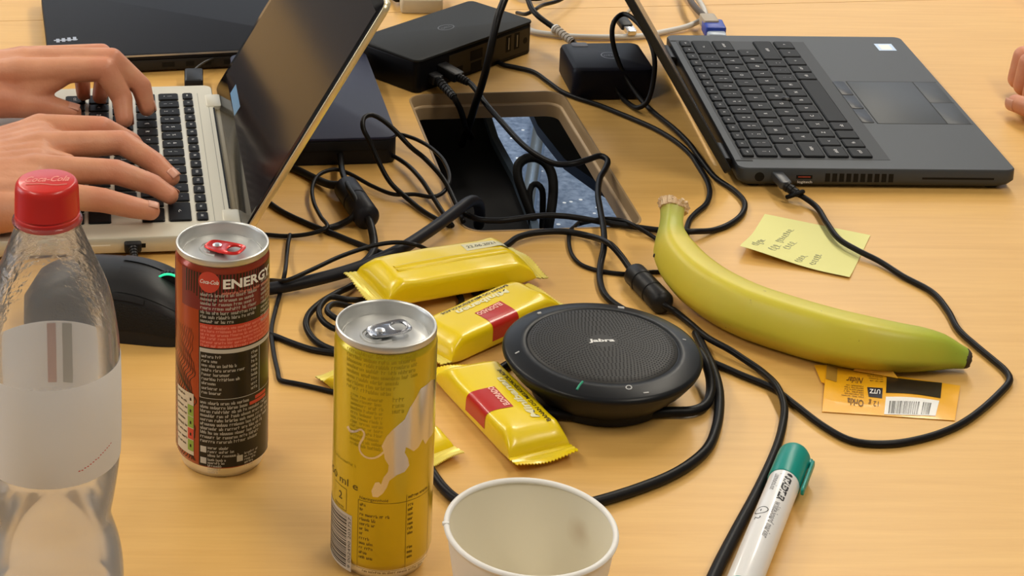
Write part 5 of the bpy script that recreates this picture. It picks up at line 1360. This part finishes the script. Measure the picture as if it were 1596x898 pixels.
# ------------------------------------------------------------------ mouse
ms = thing('mouse', 'black computer mouse with a green-lit scroll wheel, between the bottle and the red can', 'mouse', (-102, 1172, 0), R_(-6))
def mouse_pt(u, v, top=True):
    """u -1..1 tail->nose, v angle 0..pi across (near -> far)"""
    L2, Wd = 62, 33*(1-.10*math.cos(u*2.4))*(1-abs(u)**4.5)**.5
    h = 41*(1-abs(u+.12)**2.6*.62)*(1-max(0, abs(u)-.86)*2.5)
    y = -Wd*math.copysign(abs(math.cos(v))**.7, math.cos(v)); z = h*abs(math.sin(v))**.62
    return (u*L2, y, max(.8, z))
M_m1 = mat('mouse_black_matt', (.016, .016, .017), .42, bump=.05, bscale=1500)
M_m2 = mat('mouse_side_grip', (.010, .010, .010), .6, bump=.6, bscale=900)
bm = bmesh.new(); rings = []
for i in range(41):
    u = -.999+1.998*i/40
    rings.append([mouse_pt(u, math.pi*j/28) for j in range(29)]+[mouse_pt(u, math.pi)[:2]+(.4,), mouse_pt(u, 0)[:2]+(.4,)])
loops(bm, rings); finish('shell', bm, M_m1, ms, smooth=60)
def mgrid(nm, u0, u1, v0, v1, off, m, nu=20, nv=8):
    bm = bmesh.new()
    def f(u, v):
        p = Vector(mouse_pt(u, v)); c = Vector((p.x, 0, 8)); d = (p-c).normalized(); return p+d*off
    quadfn(bm, u0, u1, v0, v1, f, nu, nv); finish(nm, bm, m, ms, smooth=60)
mgrid('side_grip', -.62, .80, .10, .55, .35, M_m2)
mgrid('button_left', .05, .93, .78, 1.50, .7, M_m1); mgrid('button_right', .05, .93, 1.64, 2.3, .7, M_m1)
mgrid('thumb_button', -.35, -.02, .60, .74, 1.2, M_m1, 8, 3); mgrid('thumb_button', .02, .35, .60, .74, 1.2, M_m1, 8, 3)
wc = Vector(mouse_pt(.55, math.pi/2))
bm = bmesh.new(); lathe(bm, [(7, -3.2), (9.2, -3), (9.6, -1.5), (9.6, 1.5), (9.2, 3), (7, 3.2)], 30, cap0=True, cap1=True); xform(bm, Matrix.Translation((wc.x, 0, wc.z-4.5)) @ Matrix.Rotation(R_(90), 4, 'X')); finish('scroll_wheel', bm, M_black, ms)
bm = bmesh.new()
for k in range(24):
    a = 6.2832*k/24; c2 = Vector((wc.x+9.7*math.cos(a), 0, wc.z-4.5+9.7*math.sin(a))); box(bm, c2.x-.6, c2.x+.6, -1.4, 1.4, c2.z-.6, c2.z+.6)
finish('wheel_tread', bm, M_black, ms)
bm = bmesh.new(); sweep(bm, [Vector((wc.x+9.5*math.cos(a), -3.4, wc.z-4.5+9.5*math.sin(a))) for a in [R_(x) for x in range(20, 165, 8)]], circ(.75, 6)); finish('lit_ring', bm, mat('green_led', (.02, .5, .25), .4, emit=(.03, .75, .38, 1.3)), ms, label='green lit ring on the wheel')

# ------------------------------------------------------------------ people
def skin_nodes(nt, b):
    tc = nt.nodes.new('ShaderNodeTexCoord'); n = nt.nodes.new('ShaderNodeTexNoise'); n.inputs['Scale'].default_value = 45; n.inputs['Detail'].default_value = 4
    nt.links.new(tc.outputs['Object'], n.inputs['Vector'])
    cr = nt.nodes.new('ShaderNodeValToRGB'); e = cr.color_ramp.elements; e[0].position = .35; e[0].color = (.60, .265, .145, 1); e[1].position = .7; e[1].color = (.70, .33, .19, 1)
    nt.links.new(n.outputs[0], cr.inputs[0])
    at = nt.nodes.new('ShaderNodeAttribute'); at.attribute_name = 'flush'
    mx = nt.nodes.new('ShaderNodeMix'); mx.data_type = 'RGBA'; mx.inputs[7].default_value = (.58, .17, .11, 1)
    nt.links.new(at.outputs['Fac'], mx.inputs[0]); nt.links.new(cr.outputs[0], mx.inputs[6]); nt.links.new(mx.outputs[2], b.inputs['Base Color'])
    # fine skin relief plus knuckle creases
    n2 = nt.nodes.new('ShaderNodeTexNoise'); n2.inputs['Scale'].default_value = 420; n2.inputs['Detail'].default_value = 4; nt.links.new(tc.outputs['Object'], n2.inputs['Vector'])
    bp = nt.nodes.new('ShaderNodeBump'); bp.inputs['Strength'].default_value = .22; bp.inputs['Distance'].default_value = .001
    nt.links.new(n2.outputs[0], bp.inputs['Height']); nt.links.new(bp.outputs[0], b.inputs['Normal'])
M_skin = ncol(mat('skin', (.62, .3, .18), .46, sss=.12), skin_nodes)
M_nail = mat('nail', (.66, .33, .23), .4)
def cone(bm, p0, r0, p1, r1, n=16):
    p0, p1 = Vector(p0), Vector(p1); d = p1-p0; L_ = d.length
    if L_ < 1e-3: return
    prof = []
    for k in range(0, 7): a = -math.pi/2+math.pi/2*k/6; prof.append((max(.01, r0*math.cos(a)), r0*math.sin(a)))
    for k in range(0, 7): a = math.pi/2*k/6; prof.append((max(.01, r1*math.cos(a)), L_+r1*math.sin(a)))
    b2 = bmesh.new(); lathe(b2, prof, n, cap0=True, cap1=True)
    M = Matrix.Translation(p0) @ d.to_track_quat('Z', 'Y').to_matrix().to_4x4()
    vm = {v: bm.verts.new(M @ v.co) for v in b2.verts}
    for f in b2.faces: bm.faces.new([vm[v] for v in f.verts])
    b2.free()
def remesh(bm, voxel, smooth_it):
    """voxel union of overlapping pieces -> new mesh (mm)"""
    me = bpy.data.meshes.new('tmp'); bmesh.ops.recalc_face_normals(bm, faces=bm.faces); bm.to_mesh(me); bm.free()
    o = bpy.data.objects.new('tmp', me); COL.objects.link(o)
    m = o.modifiers.new('r', 'REMESH'); m.mode = 'VOXEL'; m.voxel_size = voxel; m.use_smooth_shade = True
    s = o.modifiers.new('s', 'SMOOTH'); s.factor = .5; s.iterations = smooth_it
    dg = bpy.context.evaluated_depsgraph_get(); dg.update()
    out = bpy.data.meshes.new_from_object(o.evaluated_get(dg)); bpy.data.objects.remove(o); bpy.data.meshes.remove(me)
    b = bmesh.new(); b.from_mesh(out); bpy.data.meshes.remove(out); return b
def person(label, chains, palm, arm, torso, voxel=1.5, shirt=(.1, .1, .1), hands=None, loc=None):
    t = thing('person', label, 'person', loc)
    o0 = Vector(loc)
    bm = bmesh.new()
    for c in palm+chains:
        for (p0, r0), (p1, r1) in zip(c, c[1:]): cone(bm, p0, r0, p1, r1)
    for c in arm:
        for (p0, r0), (p1, r1) in zip(c, c[1:]): cone(bm, p0, r0, p1, r1, 24)
    b = remesh(bm, voxel, 5)
    kn = []
    for c in chains: kn += [(Vector(p), r) for p, r in c[1:]]
    bh = bmesh.new()
    for c in torso['body']:
        for (p0, r0), (p1, r1) in zip(c, c[1:]): cone(bh, p0, r0, p1, r1, 24)
    bh2 = remesh(bh, 9, 4)
    me2 = bpy.data.meshes.new('t2'); bh2.to_mesh(me2); bh2.free(); b.from_mesh(me2); bpy.data.meshes.remove(me2)
    o = finish('body', b, M_skin, t, o0, smooth=180)
    at = o.data.attributes.new('flush', 'FLOAT', 'POINT')
    vals = [0.0]*len(o.data.vertices)
    for i, v in enumerate(o.data.vertices):
        p = Vector(v.co)*1000+o0; best = 0
        for q_, r in kn:
            d = (p-q_).length/(r*1.9)
            if d < 1: best = max(best, (1-d))
        vals[i] = best*.55
    at.data.foreach_set('value', vals)
    # nails
    for c in chains:
        if len(c) < 3: continue
        tip, rt = Vector(c[-1][0]), c[-1][1]; pv = Vector(c[-2][0]); d = (tip-pv).normalized()
        pp = Vector(c[-3][0]); d2_ = (pv-pp).normalized()
        nrm = (Vector((0, 0, 1))-d*d.z).normalized() if d.z > -.85 else (d2_-d*d2_.dot(d)).normalized()
        if d.z <= -.85 or (d2_-d*d2_.dot(d)).length > .35: nrm = (d2_-d*d2_.dot(d)).normalized()
        y = nrm.cross(d).normalized()
        bm = bmesh.new()
        W_ = rt*.78
        def f(u, v): a = u/(rt*1.0); return tip+d*(v)+y*(rt*1.0)*math.sin(a)+nrm*((rt+.12)*math.cos(a)-.02*max(0, v)**2)
        quadfn(bm, -W_, W_, -rt*.55, rt*.62, f, 8, 6)
        gg = bmesh.ops.extrude_face_region(bm, geom=bm.faces[:]); vs = [v for v in gg['geom'] if isinstance(v, bmesh.types.BMVert)]
        bmesh.ops.translate(bm, verts=vs, vec=nrm*.35); finish('fingernail', bm, M_nail, t, o0, smooth=180)
    # clothing
    bs = bmesh.new()
    for c in torso['shirt']:
        for (p0, r0), (p1, r1) in zip(c, c[1:]): cone(bs, p0, r0, p1, r1, 24)
    bs = remesh(bs, 8, 5)
    finish('shirt', bs, mat('shirt_'+str(shirt), shirt, .85, bump=.4, bscale=60), t, o0, smooth=180)
    bs = bmesh.new()
    for c in torso['hair']:
        for (p0, r0), (p1, r1) in zip(c, c[1:]): cone(bs, p0, r0, p1, r1, 24)
    bs = remesh(bs, 7, 3); finish('hair', bs, mat('hair_dark', (.05, .03, .018), .7, bump=.8, bscale=150), t, o0, smooth=180)
    return t
def ch(*a): return [(tuple(P(x, y, z)), r) for x, y, z, r in a]
# right hand (nearer), left hand (farther)
Rw = (-262, 1292, 44); Lw = (-300, 1462, 52)
right = [ch((62, 200, 46, 11), (158, 199, 46, 8.8), (205, 222, 31, 7.6), (222, 242, 22.5, 6.4)),
         ch((62, 228, 48, 11), (190, 222, 44, 9.2), (243, 255, 32, 7.9), (267, 277, 24.5, 6.6)),
         ch((56, 264, 45, 11), (180, 268, 40, 9.2), (238, 288, 30, 7.8), (265, 305, 24, 6.5)),
         ch((48, 300, 38, 10.5), (160, 312, 33, 8.8), (205, 323, 28, 7.9), (235, 329, 24, 6.8))]
thumbR = ch((-60, 250, 30, 12), (40, 215, 26, 10), (110, 222, 24, 8.5), (150, 232, 23.5, 7))
left = [ch((28, 112, 58, 11.5), (163, 108, 60, 9.6), (190, 152, 38, 8.6), (194, 186, 24, 7.2)),
        ch((38, 95, 60, 11), (174, 92, 64, 9.2), (220, 135, 41, 8.4), (229, 168, 25, 7.0)),
        ch((36, 92, 56, 10.5), (158, 84, 60, 8.6), (161, 122, 36, 7.6), (156, 150, 24, 6.6)),
        ch((30, 92, 50, 10), (120, 90, 50, 8), (128, 120, 34, 7), (130, 146, 23, 6))]
thumbL = ch((-80, 150, 44, 18), (5, 155, 38, 15), (66, 164, 33, 10.2), (112, 176, 26.5, 7.8))
def palm_of(w, fingers, rw=17, spread=22, thick=10):
    out = []
    M_ = [Vector(f[0][0]) for f in fingers]; n = 10
    for k in range(n):
        t = k/(n-1)*3; i = min(2, int(t)); m = M_[i].lerp(M_[i+1], t-i)
        base = Vector((w[0]+22, w[1]+spread*(1-2*t/3), w[2]-3)); mid = base.lerp(m, .55)+Vector((0, 0, 1.5))
        out.append([(tuple(base), 13.5), (tuple(mid), 13), (tuple(m+Vector((0, 0, -1))), 10.8)])
        out.append([(tuple(base+Vector((0, 0, -thick))), 11), (tuple(mid+Vector((0, 0, -thick-2))), 10), (tuple(m+Vector((-5, 0, -7))), 8.5)])
    for f in fingers: out.append([(tuple(Vector(f[0][0]).lerp(Vector(w), .25)), 10.5), (f[0][0], f[0][1]*1.04)])
    for f, g2 in zip(fingers, fingers[1:]):     # web between knuckles
        a_ = Vector(f[0][0]).lerp(Vector(g2[0][0]), .5); b_ = Vector(f[0][0]).lerp(Vector(f[1][0]), .38).lerp(Vector(g2[0][0]).lerp(Vector(g2[1][0]), .38), .5)
        out.append([(tuple(a_), 9.5), (tuple(b_+Vector((0, 0, -3))), 5.5)])
    return out
palmR = palm_of(Rw, right)+[[((-250, 1276, 38), 18), ((-205, 1264, 32), 16.5), ((-172, 1270, 31), 12.5)], [(Rw, 20), ((-225, 1268, 33), 16)], [(Rw, 17), thumbR[0], thumbR[1]]]
ix = [Vector(left[0][0][0]), Vector(left[0][1][0])]; tm = [Vector(thumbL[1][0]), Vector(thumbL[2][0])]
webL = [[(tuple(ix[0].lerp(ix[1], f)+Vector((0, 0, -4))), 9.5), (tuple(tm[0].lerp(tm[1], g)+Vector((0, 0, 2))), 8.5)] for f, g in ((0, 0), (.2, .15), (.38, .35), (.5, .5))]
palmL = palm_of(Lw, left, 16)+webL+[[(Lw, 19), (thumbL[0][0], 18), thumbL[1]], [(thumbL[0][0], 17), (tuple(Vector(left[0][0][0])+Vector((-30, -2, -8))), 15)], [thumbL[1], (tuple(Vector(left[0][0][0])+Vector((-10, 0, -8))), 9)]]
shL, shR = Vector((-690, 1590, 330)), Vector((-680, 1180, 330))
elL, elR = Vector((-530, 1560, 54)), Vector((-525, 1180, 54))
arms = [[(Rw, 19.5), ((-330, 1270, 42), 23), ((-430, 1220, 40), 31), (tuple(elR), 34)], [(Lw, 19.5), ((-365, 1480, 50), 23), ((-450, 1520, 42), 31), (tuple(elL), 34)]]
N = Vector((-730, 1385, 330))
ft = dict(body=[[(tuple(N+Vector((0, 0, 40))), 52), (tuple(N+Vector((15, 0, 110))), 50)],
                [(tuple(N+Vector((35, 0, 205))), 74), (tuple(N+Vector((25, 0, 235))), 78)], [(tuple(N+Vector((70, 0, 150))), 48), (tuple(N+Vector((60, 0, 190))), 62)],
                [(tuple(N+Vector((118, 0, 195))), 8), (tuple(N+Vector((126, 0, 172))), 12)],
                [(tuple(N+Vector((28, -78, 195))), 14), (tuple(N+Vector((22, -80, 215))), 15)], [(tuple(N+Vector((28, 78, 195))), 14), (tuple(N+Vector((22, 80, 215))), 15)],
                [(tuple(elR), 32), (tuple(shR), 45)], [(tuple(elL), 32), (tuple(shL), 45)]],
          shirt=[[(tuple(elR+Vector((45, 20, 0))), 42), (tuple(elR), 46), (tuple(shR), 68)], [(tuple(elL+Vector((45, -20, 0))), 42), (tuple(elL), 46), (tuple(shL), 68)],
                 [(tuple(shR), 70), (tuple(N+Vector((0, -60, -10))), 85), (tuple(N+Vector((0, 60, -10))), 85), (tuple(shL), 70)],
                 [(tuple(N+Vector((0, -90, -60))), 110), (tuple(N+Vector((-10, -70, -330))), 115), (tuple(N+Vector((-40, -60, -520))), 130)],
                 [(tuple(N+Vector((0, 90, -60))), 110), (tuple(N+Vector((-10, 70, -330))), 115), (tuple(N+Vector((-40, 60, -520))), 130)],
                 [(tuple(N+Vector((0, 0, 10))), 78), (tuple(N+Vector((5, 0, 55))), 58)]],
          hair=[[(tuple(N+Vector((5, 0, 250))), 88), (tuple(N+Vector((-20, 0, 210))), 82)]])
person('person at left with both hands typing on the silver laptop', right+left+[thumbL], palmR+palmL+[thumbR], arms, ft, 1.5, (.16, .15, .15), loc=(-560, 1385, 0))

# second person: relaxed half-closed hand resting on the desk at the right edge
def cg(*a): return [((x, y, z), r) for x, y, z, r in a]
HB_ = P(1578, 130, 22)
hx, hy_ = HB_.x, HB_.y
f2 = []
for k in range(4):
    yy = hy_-30+k*21; zz = 34-abs(k-1.4)*2; xx = hx+22+abs(k-1.5)*3
    f2.append(cg((xx+34, yy, zz+2, 11), (xx-6, yy-1, zz+3, 9.5), (xx-10, yy-2, zz-17, 8.6), (xx+12, yy-2, 12, 7.4)))
th2 = cg((hx+60, hy_-44, 26, 13), (hx+26, hy_-50, 20, 10), (hx+2, hy_-38, 15, 9), (hx-4, hy_-22, 13, 7.6))
W2_ = (hx+120, hy_+6, 36)
pal2 = [[(W2_, 18), (tuple(Vector(W2_).lerp(Vector(f[0][0]), .6)), 15), f[0]] for f in f2]+[[(W2_, 18), (th2[0][0], 14), th2[1]], [(tuple(Vector(f2[0][0][0])+Vector((0, 0, -14))), 12), (tuple(Vector(f2[3][0][0])+Vector((0, 0, -14))), 12)]]
sh2, sh3 = Vector((hx+560, hy_-60, 330)), Vector((hx+560, hy_+330, 330)); el2, el3 = Vector((hx+360, hy_-20, 50)), Vector((hx+380, hy_+330, 45))
N2 = Vector((hx+600, hy_+135, 330))
V = Vector
ft2 = dict(body=[[(tuple(N2+V((0, 0, 40))), 52), (tuple(N2+V((-15, 0, 110))), 50)], [(tuple(N2+V((-35, 0, 205))), 74), (tuple(N2+V((-25, 0, 235))), 78)], [(tuple(N2+V((-70, 0, 150))), 48), (tuple(N2+V((-60, 0, 190))), 62)],
                 [(tuple(N2+V((-118, 0, 195))), 8), (tuple(N2+V((-126, 0, 172))), 12)], [(tuple(el2), 32), (tuple(sh2), 45)], [(tuple(el3), 32), (tuple(sh3), 45)],
                 [(tuple(el3), 30), (tuple(el3+V((-180, -60, -15))), 22), (tuple(el3+V((-250, -80, -18))), 24)]],
           shirt=[[(tuple(el2+V((-60, 5, -2))), 38), (tuple(el2), 46), (tuple(sh2), 68)], [(tuple(el3+V((-110, -40, -8))), 36), (tuple(el3), 46), (tuple(sh3), 68)],
                  [(tuple(sh2), 70), (tuple(N2+V((0, -60, -10))), 85), (tuple(N2+V((0, 60, -10))), 85), (tuple(sh3), 70)],
                  [(tuple(N2+V((0, -90, -60))), 110), (tuple(N2+V((40, -60, -520))), 130)], [(tuple(N2+V((0, 90, -60))), 110), (tuple(N2+V((40, 60, -520))), 130)]],
           hair=[[(tuple(N2+V((-5, 0, 250))), 88), (tuple(N2+V((20, 0, 210))), 82)]])
person('person at right with a loosely closed hand resting on the desk', f2+[th2], pal2, [[(W2_, 20), ((hx+200, hy_+2, 40), 24), (tuple(el2), 34)]], ft2, 1.8, (.10, .12, .16), loc=(hx+400, hy_+100, 0))
